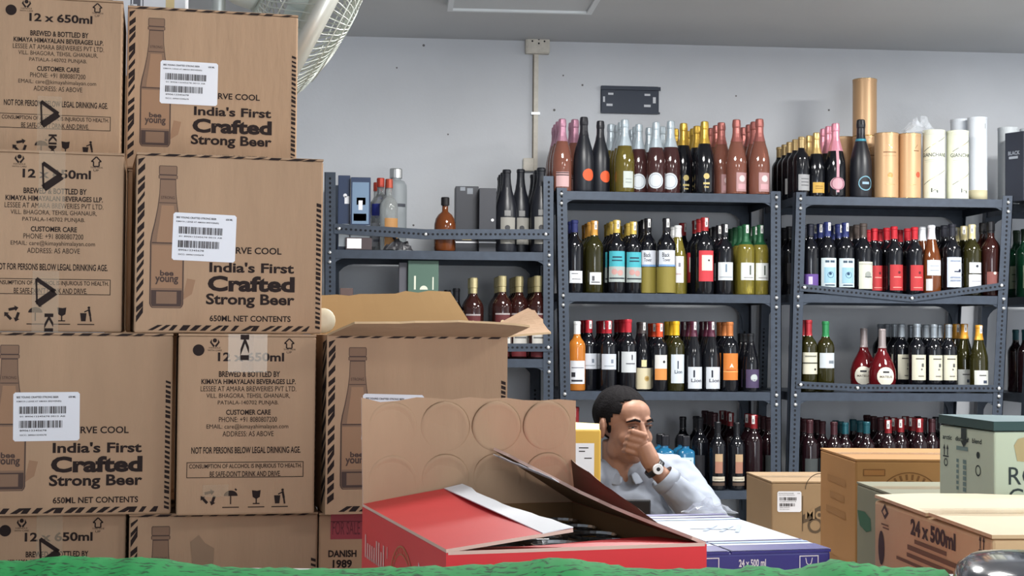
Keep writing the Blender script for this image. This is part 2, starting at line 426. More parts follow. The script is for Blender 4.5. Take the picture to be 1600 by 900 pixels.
def shape(kind):
    if kind == 'bordeaux':
        return [(.03, 0), (.036, .002), (.0375, .006), (.0375, .188), (.036, .2), (.03, .214), (.02, .226), (.0155, .238), (.0142, .25), (.0142, .286), (.0155, .288), (.0155, .297), (.0135, .3)]
    if kind == 'burgundy':
        return [(.032, 0), (.039, .002), (.0405, .008), (.0405, .14), (.038, .165), (.031, .195), (.022, .225), (.0165, .25), (.0145, .27), (.0145, .287), (.016, .289), (.016, .297), (.0135, .3)]
    if kind == 'champagne':
        return [(.034, 0), (.042, .003), (.044, .01), (.044, .13), (.042, .155), (.035, .19), (.026, .22), (.019, .245), (.016, .262), (.0155, .285), (.017, .29), (.0175, .3), (.0155, .318), (.012, .32)]
    if kind == 'pear':
        return [(.03, 0), (.042, .003), (.05, .02), (.054, .05), (.053, .08), (.044, .11), (.03, .135), (.019, .155), (.0145, .175), (.0135, .2), (.0135, .232), (.014, .235), (.0125, .24)]
    if kind == 'spirit':
        return [(.03, 0), (.038, .002), (.04, .006), (.04, .19), (.038, .205), (.03, .222), (.02, .234), (.015, .245), (.0145, .27), (.016, .272), (.016, .308), (.014, .31)]
    if kind == 'round':
        return [(.034, 0), (.046, .003), (.05, .012), (.05, .1), (.049, .125), (.043, .15), (.032, .168), (.02, .178), (.014, .184), (.0135, .21), (.0185, .212), (.0185, .245), (.016, .248)]
    if kind == 'square':
        return [(.034, 0), (.038, .003), (.04, .01), (.04, .165), (.037, .178), (.024, .186), (.016, .19), (.0155, .2), (.019, .202), (.019, .243), (.017, .246)]
    if kind == 'cylinder':
        return [(.034, 0), (.039, .002), (.04, .008), (.04, .205), (.0385, .222), (.03, .236), (.018, .24), (.017, .244), (.022, .246), (.022, .274), (.02, .276)]
CAPM = {}
def capmat(c, metal=.25, rough=.35):
    k = 'cap_%02x%02x%02x_%d' % (c[0], c[1], c[2], metal*10)
    return mat(k, c, rough, metal=metal)
def papermat(c):
    c = tuple(int(v*.9) for v in c)
    return mat('paper_%02x%02x%02x' % c, c, .65)
BT = {}
def btype(name, shp, glass, cap, capz, labels, what, metal=.25, band=None, ring=None, name_='wine_bottle', cat='bottle', capgap=.0007, power=None, stamp=None):
    BT[name] = dict(shape=shp, glass=glass, cap=cap, capz=capz, labels=labels, what=what, metal=metal, band=band, name=name_, cat=cat, gap=capgap, power=power, stamp=stamp)
W_ = (226, 229, 234); CRM = (222, 214, 188); INK = (40, 40, 48)
# label: (z0, z1, half arc, colour, turn in degrees, prints)  prints: ('r',u0,v0,u1,v1,col) ('d',u,v,r,col) ('o',u,v,r,col) ('t',text,u0,v0,u1,v1,col)
ln = lambda v, c=INK, a=-.6, b=.6, h=.05: ('r', a, v, b, v+h, c)
PINK = (180, 132, 152); COP = (158, 96, 90); SIL = (170, 182, 190); GOLD = (196, 160, 70)
btype('rose_pink', 'champagne', 'rose', PINK, .222, [(.02, .085, .03, (206, 168, 168), 0, [('r', -1, .75, 1, .82, (60, 40, 40)), ('r', -1, .9, 1, .97, (60, 40, 40))])], 'pink-foiled rosé sparkling wine bottle with pale pink label', .5)
btype('noir_orange', 'champagne', 'matte', (34, 34, 40), .24, [(.045, .098, .026, None, 25, [('d', 0, .5, .026, (232, 92, 48))])], 'black sparkling wine bottle with round orange label', .1)
btype('blanc_silver', 'champagne', 'straw', SIL, .205, [(.02, .092, .024, (196, 204, 198), 20, [ln(.5, (150, 160, 158)), ln(.3, (150, 160, 158))])], 'silver-foiled green-gold sparkling wine bottle with grey label', .3)
btype('rouge_silver', 'champagne', 'brown', SIL, .205, [(.01, .105, .04, None, -10, [('d', 0, .47, .036, (214, 220, 226)), ('o', 0, .47, .031, (170, 178, 190))])], 'silver-foiled brown sparkling wine bottle with round white label', .3)
btype('brut_gold', 'champagne', 'black', GOLD, .222, [(.015, .1, .02, None, 5, [('d', 0, .72, .013, (206, 186, 120)), ('r', -.7, .3, .7, .4, (206, 186, 120)), ('r', -.5, .12, .5, .2, (190, 170, 110))])], 'gold-foiled black sparkling wine bottle with small gold seal', .7)
btype('rose_copper', 'champagne', 'rose', COP, .225, [(.012, .092, .026, (180, 140, 142), 22, [('d', 0, .68, .014, (226, 206, 206)), ('r', -.7, .12, .7, .4, (206, 160, 166))])], 'copper-foiled rosé sparkling wine bottle with mauve label', .5)
btype('red_goldcap', 'bordeaux', 'black', (158, 136, 92), .245, [(.03, .11, .034, (160, 162, 164), 12, [ln(.7, (90, 90, 96)), ln(.5, (90, 90, 96)), ln(.3, (90, 90, 96))])], 'dark wine bottle with dull gold capsule and grey label', .3)
btype('brut_goldlabel', 'champagne', 'black', (206, 176, 116), .215, [(.02, .072, .032, (206, 164, 74), 0, [ln(.4, (110, 80, 30)), ln(.6, (110, 80, 30))])], 'black sparkling wine bottle with gold foil and gold label', .7)
btype('brut_pinkoval', 'champagne', 'black', (214, 142, 160), .2, [(.02, .21, .006, (208, 154, 168), 0, []), (.03, .085, .04, None, 0, [('d', 0, .5, .034, (206, 162, 172)), ('o', 0, .5, .028, (150, 90, 110))])], 'black sparkling wine bottle with pink neck stripe and oval pink label', .4)
btype('brut_teal', 'champagne', 'matte', (28, 30, 36), .26, [(.02, .095, .036, None, 10, [('o', 0, .5, .03, (120, 170, 190)), ('r', -.4, .45, .4, .58, (150, 180, 200))])], 'black sparkling wine bottle with teal neck band and ring emblem', .1, band=(.232, .242, (70, 150, 170)))
btype('navycap', 'bordeaux', 'black', (38, 44, 92), .25, [(.04, .09, .03, W_, 10, [ln(.3), ln(.75, INK, -.7, .2)])], 'dark wine bottle with navy capsule and small white label')
btype('ambercap', 'bordeaux', 'olive', (190, 138, 62), .24, [(.035, .085, .026, W_, 5, [('r', -.6, .3, -.2, .7, (90, 90, 96)), ln(.15, INK, -.7, .7, .08)])], 'olive wine bottle with amber capsule and white label', stamp=1)
btype('teal', 'bordeaux', 'black', (200, 172, 84), .248, [(.046, .172, .0365, (66, 172, 186), 0, [('r', -.55, .78, .55, .83, (24, 60, 80)), ('r', -.6, .68, .6, .72, (24, 60, 80)), ('r', -1, .0, 1, .5, (168, 178, 176)), ('d', -.3, .33, .012, (196, 150, 146)), ('d', .35, .3, .012, (196, 150, 146)), ('r', -.9, .1, .9, .14, (30, 40, 52))])], 'gold-capped wine bottle with tall teal label', .4, stamp=1)
btype('tower', 'bordeaux', 'black', (24, 24, 30), .25, [(.108, .172, .0365, (220, 226, 236), 0, [('t', 'Black', -.55, .58, .25, .86, INK), ('t', 'Tower', -.5, .3, .35, .52, (90, 90, 100)), ('r', -1, 0, 1, .12, (120, 160, 206))]), (.004, .106, .118, (136, 124, 52), 0, [])], 'black-topped wine bottle with white label and straw-coloured base', stamp=1)
btype('whitecap', 'burgundy', 'yellow', (224, 226, 226), .25, [(.05, .165, .03, (226, 224, 226), -12, [('r', .2, .6, .5, .75, (120, 120, 130)), ln(.3, (190, 170, 170))])], 'slim white-capped wine bottle with tall white label')
btype('redlabel', 'bordeaux', 'black', (150, 32, 36), .248, [(.05, .17, .032, (206, 56, 66), 5, [('r', -.6, .35, .8, .85, (224, 214, 204)), ('d', .25, .68, .004, INK)])], 'red-capped wine bottle with red and cream label', stamp=1)
btype('darkwhite', 'bordeaux', 'black', (26, 28, 34), .25, [(.06, .136, .036, (214, 220, 224), 0, [('r', -.1, .45, .1, .9, (110, 130, 150)), ln(.15, (150, 160, 170), -.8, .8)])], 'dark wine bottle with black capsule and wide white label', stamp=1)
btype('greentop', 'bordeaux', 'yellow', (34, 84, 54), .215, [(.062, .136, .034, (220, 224, 222), 12, [('r', .1, .3, .3, .85, (70, 80, 70)), ln(.12, (150, 150, 150))])], 'green-necked white wine bottle with white label', stamp=1)
btype('purplelow', 'bordeaux', 'black', (24, 26, 40), .25, [(.03, .085, .034, (96, 66, 142), -10, [('r', -.4, .2, .1, .8, (200, 190, 220))])], 'dark wine bottle with low purple label')
btype('wave', 'bordeaux', 'black', (34, 44, 96), .24, [(.03, .15, .0375, (206, 220, 226), 0, [('r', -.5, .84, -.05, .92, (60, 80, 100)), ('r', .05, .84, .6, .92, (60, 80, 100)), ('r', -.62, .14, .75, .68, (150, 190, 210)), ('o', .1, .42, .013, (20, 70, 110)), ('d', .05, .46, .006, (20, 60, 96)), ('r', -.5, .05, .6, .09, (60, 80, 100))])], 'blue-capped wine bottle with pale label and round wave emblem', stamp=1)
btype('bronze', 'bordeaux', 'black', (70, 60, 56), .24, [(.024, .138, .036, (208, 210, 196), 5, [('d', .1, .52, .014, (150, 156, 150)), ('r', -.3, .42, .6, .46, (90, 96, 96)), ln(.9, (170, 170, 160), -1, 1, .03)])], 'bronze-capped dark wine bottle with large cream label')
btype('redred', 'bordeaux', 'black', (172, 30, 42), .246, [(.02, .132, .034, (182, 46, 50), 10, [('r', -.5, .5, .5, .54, (220, 150, 140)), ('d', .2, .7, .006, (90, 16, 24)), ('r', -.6, .1, .6, .13, (220, 150, 140))])], 'red-capped wine bottle with tall red label')
btype('brownwhite', 'burgundy', 'amber', (222, 226, 232), .24, [(.085, .15, .034, (204, 214, 222), 5, [ln(.6, (150, 160, 176)), ln(.3, (150, 160, 176))]), (.02, .07, .014, (206, 210, 214), -30, [])], 'white-capped brown wine bottle with pale blue label')
btype('splat', 'bordeaux', 'black', (30, 32, 42), .25, [(.035, .16, .037, (206, 216, 232), 0, [('d', .5, .55, .007, (18, 22, 50)), ('r', -.2, .5, .5, .54, (18, 22, 50)), ln(.85, (140, 150, 170)), ln(.3, (140, 150, 170)), ln(.2, (140, 150, 170))])], 'dark wine bottle with large white label and ink splat')
btype('creamcap', 'bordeaux', 'olive', (206, 194, 146), .24, [(.095, .14, .03, (214, 218, 226), 5, [('d', .1, .65, .006, (30, 34, 50))]), (.03, .09, .032, (210, 214, 220), 5, [ln(.5, (150, 154, 166))])], 'cream-capped olive wine bottle with two-part white label', stamp=0)
btype('bigdark', 'spirit', 'whisk', (24, 24, 28), .262, [(.03, .1, .032, (126, 70, 66), 5, [('d', 0, .1, .014, (220, 190, 150)), ('d', 0, .92, .006, (220, 214, 200))])], 'tall dark spirit bottle with reddish label', name_='spirit_bottle')
btype('orangewine', 'bordeaux', 'orange', (218, 220, 222), .245, [(.03, .13, .036, (222, 224, 230), 0, [('r', -.8, .68, .8, .72, (120, 120, 130)), ('r', -.8, .1, .6, .18, INK), ('r', -.8, .3, -.3, .5, INK)])], 'orange wine bottle with white capsule and white label')
btype('redwhite', 'bordeaux', 'black', (168, 36, 48), .246, [(.092, .158, .036, (206, 212, 222), 0, [('r', .2, .4, .5, .65, (120, 130, 146)), ln(.2, (150, 160, 170))])], 'red-capped dark wine bottle with white label', stamp=1)
btype('redtall', 'bordeaux', 'black', (176, 40, 52), .246, [(.078, .165, .036, (204, 208, 212), 0, [('r', .25, .6, .4, .85, (60, 60, 70)), ln(.4, (90, 90, 100), -.4, .7)])], 'red-capped dark wine bottle with tall white label')
btype('creamlow', 'burgundy', 'black', (70, 64, 64), .25, [(.008, .1, .0395, (214, 204, 172), 0, [('d', .35, .5, .012, (190, 160, 96)), ('d', .35, .5, .006, (150, 120, 60))]), (.105, .135, .012, (222, 212, 164), 0, [])], 'dark sloping wine bottle with wide cream label', stamp=1)
btype('orangered', 'bordeaux', 'black', (212, 74, 40), .24, [(.1, .16, .03, (220, 218, 214), 0, [('d', .4, .5, .006, INK)]), (.05, .1, .03, (214, 140, 70), 0, [])], 'orange-red-capped wine bottle with white and orange label', stamp=1)
btype('yellowcap', 'bordeaux', 'olive', (214, 170, 34), .24, [(.035, .158, .034, (208, 218, 228), 5, [('r', -.15, .5, .0, .78, (28, 34, 56)), ('t', 'Lion', -.5, .34, .5, .46, (40, 50, 70))])], 'yellow-capped olive wine bottle with white label')
btype('purplecap', 'burgundy', 'black', (72, 26, 46), .235, [(.012, .105, .037, (208, 214, 222), 5, [('r', -.35, .52, -.15, .85, (30, 34, 50)), ('t', 'Lion', -.6, .3, .75, .46, (60, 60, 76))])], 'purple-capped dark wine bottle with low white label', stamp=1)
btype('orangelabel', 'bordeaux', 'black', (190, 116, 66), .24, [(.05, .165, .036, (214, 124, 48), 0, [('r', -1, .3, 1, .33, (240, 180, 110)), ('poly3', .05, .55, .009, (244, 232, 214)), ('r', -.6, .36, .6, .39, (190, 90, 40))])], 'copper-capped wine bottle with orange label', .4)
btype('purplelabel', 'burgundy', 'black', (30, 32, 36), .26, [(.02, .115, .038, (72, 58, 92), 5, [('d', .1, .55, .018, (188, 196, 196)), ('r', -.2, .4, .4, .46, (110, 110, 120))])], 'dark wine bottle with purple label and silver emblem')
btype('redcream', 'bordeaux', 'olive', (156, 40, 48), .235, [(.075, .165, .037, (214, 210, 190), 0, [('r', -1, .48, 1, .54, (60, 60, 50)), ('d', .5, .22, .005, (30, 30, 30)), ('r', -.7, .8, .7, .86, (120, 120, 110))])], 'red-capped wine bottle with cream label')
btype('greencap', 'bordeaux', 'olive', (40, 122, 72), .235, [(.102, .166, .037, (204, 212, 218), 0, [('r', .1, .3, .8, .5, (120, 130, 140))])], 'green-capped olive wine bottle with white label')
btype('mateus', 'pear', 'pear', (142, 132, 132), .168, [(.026, .096, .05, None, 0, [('d', 0, .5, .036, (224, 220, 206)), ('r', -.25, .68, .25, .78, INK), ('t', 'MATEUS', -.5, .42, .5, .54, (90, 80, 70))])], 'flask-shaped ruby wine bottle with oval cream label')
btype('chateau', 'bordeaux', 'black', (132, 140, 148), .242, [(.055, .165, .036, (214, 210, 190), 0, [('r', -.5, .82, .6, .87, (90, 86, 80)), ('r', .2, .52, .5, .66, (90, 90, 90)), ('r', -.2, .14, .5, .18, (120, 116, 110)), ('r', .1, .4, .3, .46, (110, 110, 110))])], 'silver-capped dark wine bottle with large cream label', .5)
btype('goldslope', 'burgundy', 'olive', (206, 146, 50), .235, [(.012, .1, .036, (212, 214, 208), 5, [('r', -.4, .72, .5, .78, (90, 90, 90)), ('r', .1, .35, .6, .5, (60, 70, 90))])], 'gold-capped sloping olive wine bottle with low white label', stamp=1)
btype('gin', 'square', 'blue', (24, 24, 30), .2, [(.03, .15, .03, None, 0, [('r', -.95, .0, .95, 1, (196, 220, 232)), ('d', 0, .62, .014, (60, 130, 180)), ('d', 0, .62, .009, (150, 200, 220)), ('r', -.6, .82, .6, .9, INK), ('r', -.4, .3, .4, .36, (60, 110, 150))])], 'squarish blue glass gin bottle with pale arched label', power=4, name_='gin_bottle')
btype('tancol', 'bordeaux', 'black', (22, 22, 26), .25, [(.075, .16, .017, (166, 116, 96), 0, [('r', -1, .6, 1, 1, (186, 156, 120))]), (.04, .06, .03, (206, 196, 176), 0, [ln(.35, (150, 140, 120), -.7, .7, .2)]), (.02, .034, .03, (84, 66, 54), 0, [])], 'dark bottle with narrow tan label and cream strip')
btype('darkred', 'bordeaux', 'dark', (120, 24, 30), .245, [], 'dark red-capped wine bottle', stamp=0)
btype('darkmaroon', 'bordeaux', 'dark', (58, 26, 32), .245, [(.05, .14, .03, (60, 66, 66), 0, [])], 'dark maroon-capped wine bottle')
btype('darkteal', 'bordeaux', 'dark', (24, 74, 84), .25, [], 'dark wine bottle with teal capsule')
btype('darkplain', 'bordeaux', 'black', (26, 26, 32), .25, [(.05, .14, .03, (40, 40, 46), 0, [])], 'plain dark wine bottle')
btype('blacktall', 'burgundy', 'matte', (30, 32, 38), .235, [(.03, .125, .03, (150, 148, 142), 4, [('d', -.1, .6, .01, (60, 60, 64)), ('r', -.5, .2, .6, .3, (70, 70, 72)), ('r', -.3, .42, .5, .48, (50, 50, 52))]), (.13, .15, .012, (130, 130, 130), 0, [])], 'tall black wine bottle with silver patterned label')
btype('whisky', 'round', 'amber', (26, 24, 26), .207, [(.055, .09, .035, (214, 214, 214), 0, [ln(.6, (150, 150, 150)), ln(.25, (120, 120, 120))])], 'round-shouldered whisky bottle with black stopper and white label', name_='whisky_bottle')
btype('cola', 'spirit', 'whisk', (190, 178, 136), .25, [(.11, .17, .03, (90, 30, 34), 0, [('d', 0, .45, .008, (214, 190, 150)), ('r', -1, .9, 1, 1, (170, 160, 160))]), (.04, .1, .03, (214, 210, 204), 8, [ln(.6, (110, 110, 110), -.8, .8, .1)]), (.008, .035, .03, (110, 34, 40), 0, [])], 'gold-capped spirit bottle with dark red arched label', .7, name_='spirit_bottle')
btype('bluewhite', 'spirit', 'clear', (172, 60, 44), .272, [(.15, .2, .039, (44, 54, 140), 0, []), (.02, .12, .034, (176, 178, 180), 0, [('r', -.4, .5, .4, .6, INK), ('r', -.7, .2, .7, .3, (110, 112, 120))])], 'clear spirit bottle with red cap and blue shoulder', name_='spirit_bottle')
btype('amberlab', 'spirit', 'clear', (166, 70, 50), .272, [(.02, .14, .034, (190, 140, 86), 0, [('d', .3, .3, .01, INK)])], 'clear spirit bottle with red cap and amber label', name_='spirit_bottle')
btype('vodka', 'cylinder', 'frost', (206, 208, 208), .244, [(.15, .16, .026, None, 0, [('r', -.8, 0, .8, 1, (70, 74, 84))])], 'frosted grey vodka bottle with silver cap', .9, name_='vodka_bottle')
btype('greenlabel', 'bordeaux', 'green', (40, 60, 44), .25, [(.04, .14, .036, (150, 162, 136), 0, [ln(.6, (60, 80, 60)), ln(.3, (90, 110, 90))])], 'green wine bottle with pale green label')

PROTO = {}
def make_proto(tn):
    T = BT[tn]; prof = shape(T['shape']); H = prof[-1][1]
    root = thing(T['name'], T['what'], T['cat'])
    seg = 20
    m = MB(); m.lathe(prof, seg, power=T['power'])
    o = m.build('glass_body', G[T['glass']], root); smooth_angle(o, 50)
    def rad(z):
        for (r0, z0), (r1, z1) in zip(prof[:-1], prof[1:]):
            if z0 <= z <= z1: return r0+(r1-r0)*(z-z0)/(z1-z0 or 1)
        return prof[-1][0]
    cz = T['capz']; zs = [cz]+[z for r, z in prof if z > cz+.001]
    cp = [(rad(z)+T['gap'], z) for z in zs[:-1]]+[(prof[-1][0]+T['gap'], H+.0008)]
    if T['shape'] == 'champagne': cp = [(rad(z)+.0012, z) for z in zs[:-1]]+[(prof[-1][0]+.002, H+.0015)]
    MB().lathe(cp, 20 if T['power'] else 16, power=T['power']).build('capsule', capmat(T['cap'], T['metal']), root, False)
    smooth_angle(root.children[-1], 50)
    if T['band']:
        a, b, c = T['band']; MB().lathe([(rad(a)+.001, a), (rad(b)+.001, b)], 16).build('neck_band', capmat(c), root, True)
    if T['stamp'] is not None:
        rr = rad(H-.02)+.0018; d = Decal(); s0 = [-.4, .3][T['stamp']]
        d.rect(-.006, 0, .006, .034, 0, 0, 3); d.rect(-.002, .006, .002, .02, 1, 1)
        d.build('tax_stamp', [papermat((226, 226, 224)), papermat((110, 110, 116))], root, cyl(rr, H-.036, s0))
    for (z0, z1, hw, col, turn, prints) in T['labels']:
        rr = max(rad(z0), rad(z1), rad((z0+z1)/2))+.0004; hgt = z1-z0; a0 = R(turn); par = root
        if T['power']:
            rr = .0401; xfm = lambda x, y, e, z0=z0: (x, -.0402-e, z0+y)
        else: xfm = cyl(rr, z0, a0)
        if T['shape'] in ('champagne', 'burgundy', 'pear') and z1 > .13 or T['shape'] == 'pear':
            def xfm(x, y, e, z0=z0, a0=a0):
                q = rad(z0+y)+.0006+e; return (q*math.sin(x/q+a0), -q*math.cos(x/q+a0), z0+y)
        if col is not None:
            d = Decal()
            ny = 6 if (z1 > .13 and T['shape'] != 'bordeaux') else 1
            for j in range(ny): d.rect(-hw, hgt*j/ny, hw, hgt*(j+1)/ny, 0, 0, max(10, int(hw/.0032)))
            par = d.build('label', papermat(col), root, xfm)
        cols = []; d = Decal()
        def ci(c):
            if c not in cols: cols.append(c)
            return cols.index(c)
        for i, q in enumerate(prints):
            L = 1+i*.6
            if q[0] == 'r': d.rect(q[1]*hw, q[2]*hgt, q[3]*hw, q[4]*hgt, ci(q[5]), L, max(1, int((q[3]-q[1])*hw/.008)))
            elif q[0] == 'd':   # disc as vertical strips so that it follows the glass
                u, v, r_ = q[1]*hw, q[2]*hgt, q[3]; n = 10
                pts = []; fs = []; nv_ = 6
                for j in range(n+1):
                    a = math.pi*j/n; x = -math.cos(a)*r_; y = max(.0002, math.sin(a)*min(r_, hgt*.5))
                    pts += [(u+x, v-y+2*y*g_/nv_) for g_ in range(nv_+1)]
                for j in range(n):
                    for g_ in range(nv_):
                        b_ = j*(nv_+1)+g_; fs.append((b_, b_+nv_+1, b_+nv_+2, b_+1))
                d.raw(pts, fs, ci(q[4]), L)
            elif q[0] == 'o': d.ring(q[1]*hw, q[2]*hgt, q[3]*.86, q[3], ci(q[4]), L)
            elif q[0] == 't': d.text(q[1], q[2]*hw, q[3]*hgt, q[4]*hw, q[5]*hgt, ci(q[6]), .015, L)
            elif q[0] == 'poly3': d.poly([(q[1]*hw-q[3], q[2]*hgt-q[3]), (q[1]*hw+q[3], q[2]*hgt-q[3]), (q[1]*hw, q[2]*hgt+q[3])], ci(q[4]), L)
        if prints:
            d.build('label_print' if par is not root else 'label', [papermat(c) for c in cols], par, xfm)
    root['used'] = 0
    return root, H
def bottle(tn, loc, h, rz, label, sc=1.0):
    if tn not in PROTO: PROTO[tn] = list(make_proto(tn))+[False]
    root, H, used = PROTO[tn]
    o = copy_tree(root) if used else root
    PROTO[tn][2] = True
    s = h/H; o.location = loc; o.scale = ((s if abs(s-1) < .12 else 1+(s-1)*.7)*sc,)*2+(s,); o.rotation_euler = (0, 0, rz)
    o['label'] = label; o['group'] = label
    if 'used' in o: del o['used']
    return o
SHORT = dict(rose_pink='pink-foiled rosé', noir_orange='orange-label bottles', blanc_silver='green-gold bottle', rouge_silver='round white labels', brut_gold='gold-seal bottles', rose_copper='copper-foiled rosé',
    red_goldcap='grey-label bottle', brut_goldlabel='gold-label bottle', brut_pinkoval='pink oval label', brut_teal='teal-banded bottle', navycap='navy-capped bottle', ambercap='amber-capped bottle', teal='teal labels', tower='straw-based bottles',
    whitecap='slim white-capped bottle', redlabel='red-label bottles', darkwhite='wide white label', greentop='green-necked bottles', purplelow='low purple label', wave='wave-emblem bottles', bronze='bronze-capped bottle', redred='tall red labels',
    brownwhite='brown bottle', splat='ink-splat label', creamcap='cream-capped bottle', bigdark='tall spirit bottle', orangewine='orange wine', redwhite='red-capped bottles', redtall='tall white label', creamlow='wide cream label', orangered='orange-red cap',
    yellowcap='yellow cap', purplecap='purple-capped bottles', orangelabel='orange label', purplelabel='purple label', redcream='red-capped cream label', greencap='green-capped bottle', mateus='ruby flask bottles', chateau='silver-capped bottles', goldslope='gold-capped bottles',
    gin='blue gin bottles', tancol='tan-label bottles', darkred='red-capped bottle', darkmaroon='maroon-capped bottle', darkteal='teal-capped bottle', darkplain='plain dark bottle', blacktall='silver-label bottles', whisky='whisky bottle', cola='gold-capped spirits',
    bluewhite='blue-shouldered bottle', amberlab='amber-label bottle', vodka='vodka bottle', greenlabel='pale green label')
MULTI = {'darkred', 'darkmaroon', 'darkteal', 'darkplain', 'greenlabel'}
def cut(t, n=16):
    return ' '.join(t.split()[:n])
PLACED = {}
def row(unit, level, items, where, step=.093, y0=.052):
    z = unit.z[level]; key = (id(unit), level); placed = PLACED.setdefault(key, [])
    todo = []
    for n, it in enumerate(items):
        px, ytop, tn = it[:3]; deep = it[3] if len(it) > 3 else 3; start = it[4] if len(it) > 4 else 0
        Y = YF+y0+start*step
        h = max(.2, onY(px, ytop, Y).z-z-.001); p = XZ(px, Y, z)
        Hn = shape(BT[tn]['shape'])[-1][1]; r = max(q[0] for q in shape(BT[tn]['shape'])); s = h/Hn
        r *= (s if abs(s-1) < .12 else 1+(s-1)*.7)
        for k in range(deep): todo.append([start+k, p.x, Y+k*step, tn, h, r, n])
    todo.sort(key=lambda q: q[0])
    fronts = sorted([q for q in todo if q[0] == 0], key=lambda q: q[1])
    def free(x, yy, r, q):
        sc = 1.0
        for (x2, y2, r2) in placed:
            dist = math.hypot(x-x2, yy-y2)
            if dist < r+r2: sc = min(sc, (dist-r2)/r)
        return sc
    for q in todo:
        lev, x, yy, tn, h, r, n = q
        yy = max(yy, YF+r+.016)
        if lev: x += random.uniform(-.003, .003)
        y_try = yy; sc = free(x, y_try, r, q); lim = .12 if lev == 0 else .06
        while sc < .95 and y_try-yy < lim and y_try < YR-.06:
            y_try += .006; sc = free(x, y_try, r, q)
        if sc < .95 or y_try > YR-.055: 
            if lev == 0: print('dropped front', tn, x)
            continue
        yy = y_try
        r *= sc*.995; placed.append((x, yy, r))
        xl, xr = unit.xl(z), unit.xr(z)
        same = [f_ for f_ in fronts if f_[3] == tn]
        i = next((a for a, f_ in enumerate(fronts) if f_ is q), None)
        def phrase(i):
            nb = [fronts[a][3] for a in (i-1, i+1) if 0 <= a < len(fronts) and fronts[a][3] != tn]
            return ('beside the '+SHORT[nb[0]]) if nb else 'between two alike'
        if i is not None:
            ex = phrase(i) if len(same) > 1 else 'at the shelf front'
        else:
            col = [a for a, f_ in enumerate(fronts) if f_[6] == n]
            ex = ('behind the one '+phrase(col[0])) if (col and len(same) > 1) else 'standing behind the front row'
        if tn in MULTI: ex = where
        o = bottle(tn, (x, yy, z+.0005), h, R(random.uniform(-5, 5)) + (R(random.uniform(-25, 25)) if lev else 0), cut(BT[tn]['what']+' '+ex), sc)
row(U2, 0, [(878, 186, 'rose_pink', 4), (857, 191, 'rose_pink', 2, 1), (912, 183, 'noir_orange', 1), (940, 187, 'noir_orange', 1), (899, 186, 'rose_pink', 2, 2), (976, 187, 'blanc_silver', 3), (959, 190, 'blanc_silver', 2, 2),
            (1001, 192, 'rouge_silver', 3), (1025, 191, 'rouge_silver', 3), (1051, 187, 'rouge_silver', 3), (1075, 188, 'brut_gold', 4), (1101, 190, 'brut_gold', 4),
            (1126, 192, 'rose_copper', 3, 1), (1151, 187, 'rose_copper', 4), (1187, 186, 'rose_copper', 4), (1167, 190, 'rose_copper', 3, 2)], "on the middle rack's top shelf")
row(U3, 0, [(1252, 214, 'red_goldcap', 5), (1277, 207, 'brut_goldlabel', 3), (1306, 193, 'brut_pinkoval', 3), (1346, 187, 'brut_teal', 1)], "on the canister rack's top shelf")
row(U2, 1, [(897, 344, 'navycap', 2), (928, 345, 'ambercap', 4), (911, 350, 'ambercap', 3, 1), (963, 344, 'teal', 4), (990, 346, 'teal', 4), (1015, 340, 'tower', 3), (1041, 341, 'tower', 3), (1063, 351, 'whitecap', 2),
            (1101, 340, 'redlabel', 3), (1079, 344, 'redlabel', 3, 1), (1132, 350, 'darkwhite', 4), (1165, 351, 'greentop', 4), (1190, 351, 'greentop', 3)], "on the middle rack's second shelf")
row(U3, 1, [(1266, 350, 'purplelow', 2), (1293, 347, 'wave', 3), (1321, 348, 'wave', 3), (1349, 349, 'bronze', 3), (1371, 356, 'redred', 3), (1397, 354, 'redred', 3), (1429, 355, 'redred', 3), (1456, 352, 'brownwhite', 2),
            (1488, 350, 'splat', 3), (1519, 351, 'creamcap', 3), (1549, 346, 'bigdark', 2)], "on the canister rack's second shelf")
row(U2, 2, [(901, 502, 'orangewine', 1), (922, 500, 'redwhite', 4), (950, 501, 'redwhite', 4), (981, 499, 'redtall', 4), (1006, 503, 'creamlow', 2), (1030, 505, 'orangered', 3), (1056, 502, 'yellowcap', 3),
            (1083, 502, 'purplecap', 3), (1111, 502, 'purplecap', 3), (1140, 503, 'orangelabel', 3), (1173, 521, 'purplelabel', 3)], "on the middle rack's third shelf")
row(U3, 2, [(1263, 500, 'redcream', 3), (1290, 502, 'greencap', 1), (1355, 513, 'mateus', 1, 1), (1381, 514, 'mateus', 1), (1409, 506, 'chateau', 4, 1), (1433, 506, 'chateau', 4), (1459, 507, 'chateau', 4), (1484, 507, 'chateau', 4),
            (1506, 506, 'goldslope', 3, 1), (1530, 508, 'goldslope', 3)], "on the canister rack's third shelf")
row(U2, 3, [(898, 636, 'darkred', 2), (1038, 680, 'gin', 2), (1071, 681, 'gin', 2), (1066, 651, 'darkplain', 1, 3), (1094, 652, 'darkplain', 3, 1), (1121, 659, 'tancol', 1), (1151, 660, 'tancol', 1), (1116, 645, 'darkmaroon', 3, 2), (1143, 645, 'darkred', 3, 2),
            (1178, 648, 'darkred', 4), (1200, 652, 'darkmaroon', 3, 1)], "on the middle rack's bottom shelf")
row(U3, 3, [(1265, 656, 'darkmaroon', 3), (1285, 658, 'darkmaroon', 3, 1), (1303, 659, 'darkmaroon', 3), (1325, 661, 'darkteal', 3), (1354, 659, 'darkteal', 3), (1375, 652, 'darkmaroon', 3, 1), (1388, 656, 'darkred', 3), (1412, 655, 'darkred', 3), (1437, 654, 'darkred', 3), (1461, 655, 'darkmaroon', 3), (1488, 655, 'darkplain', 3), (1516, 655, 'darkplain', 3)], "on the canister rack's bottom shelf")
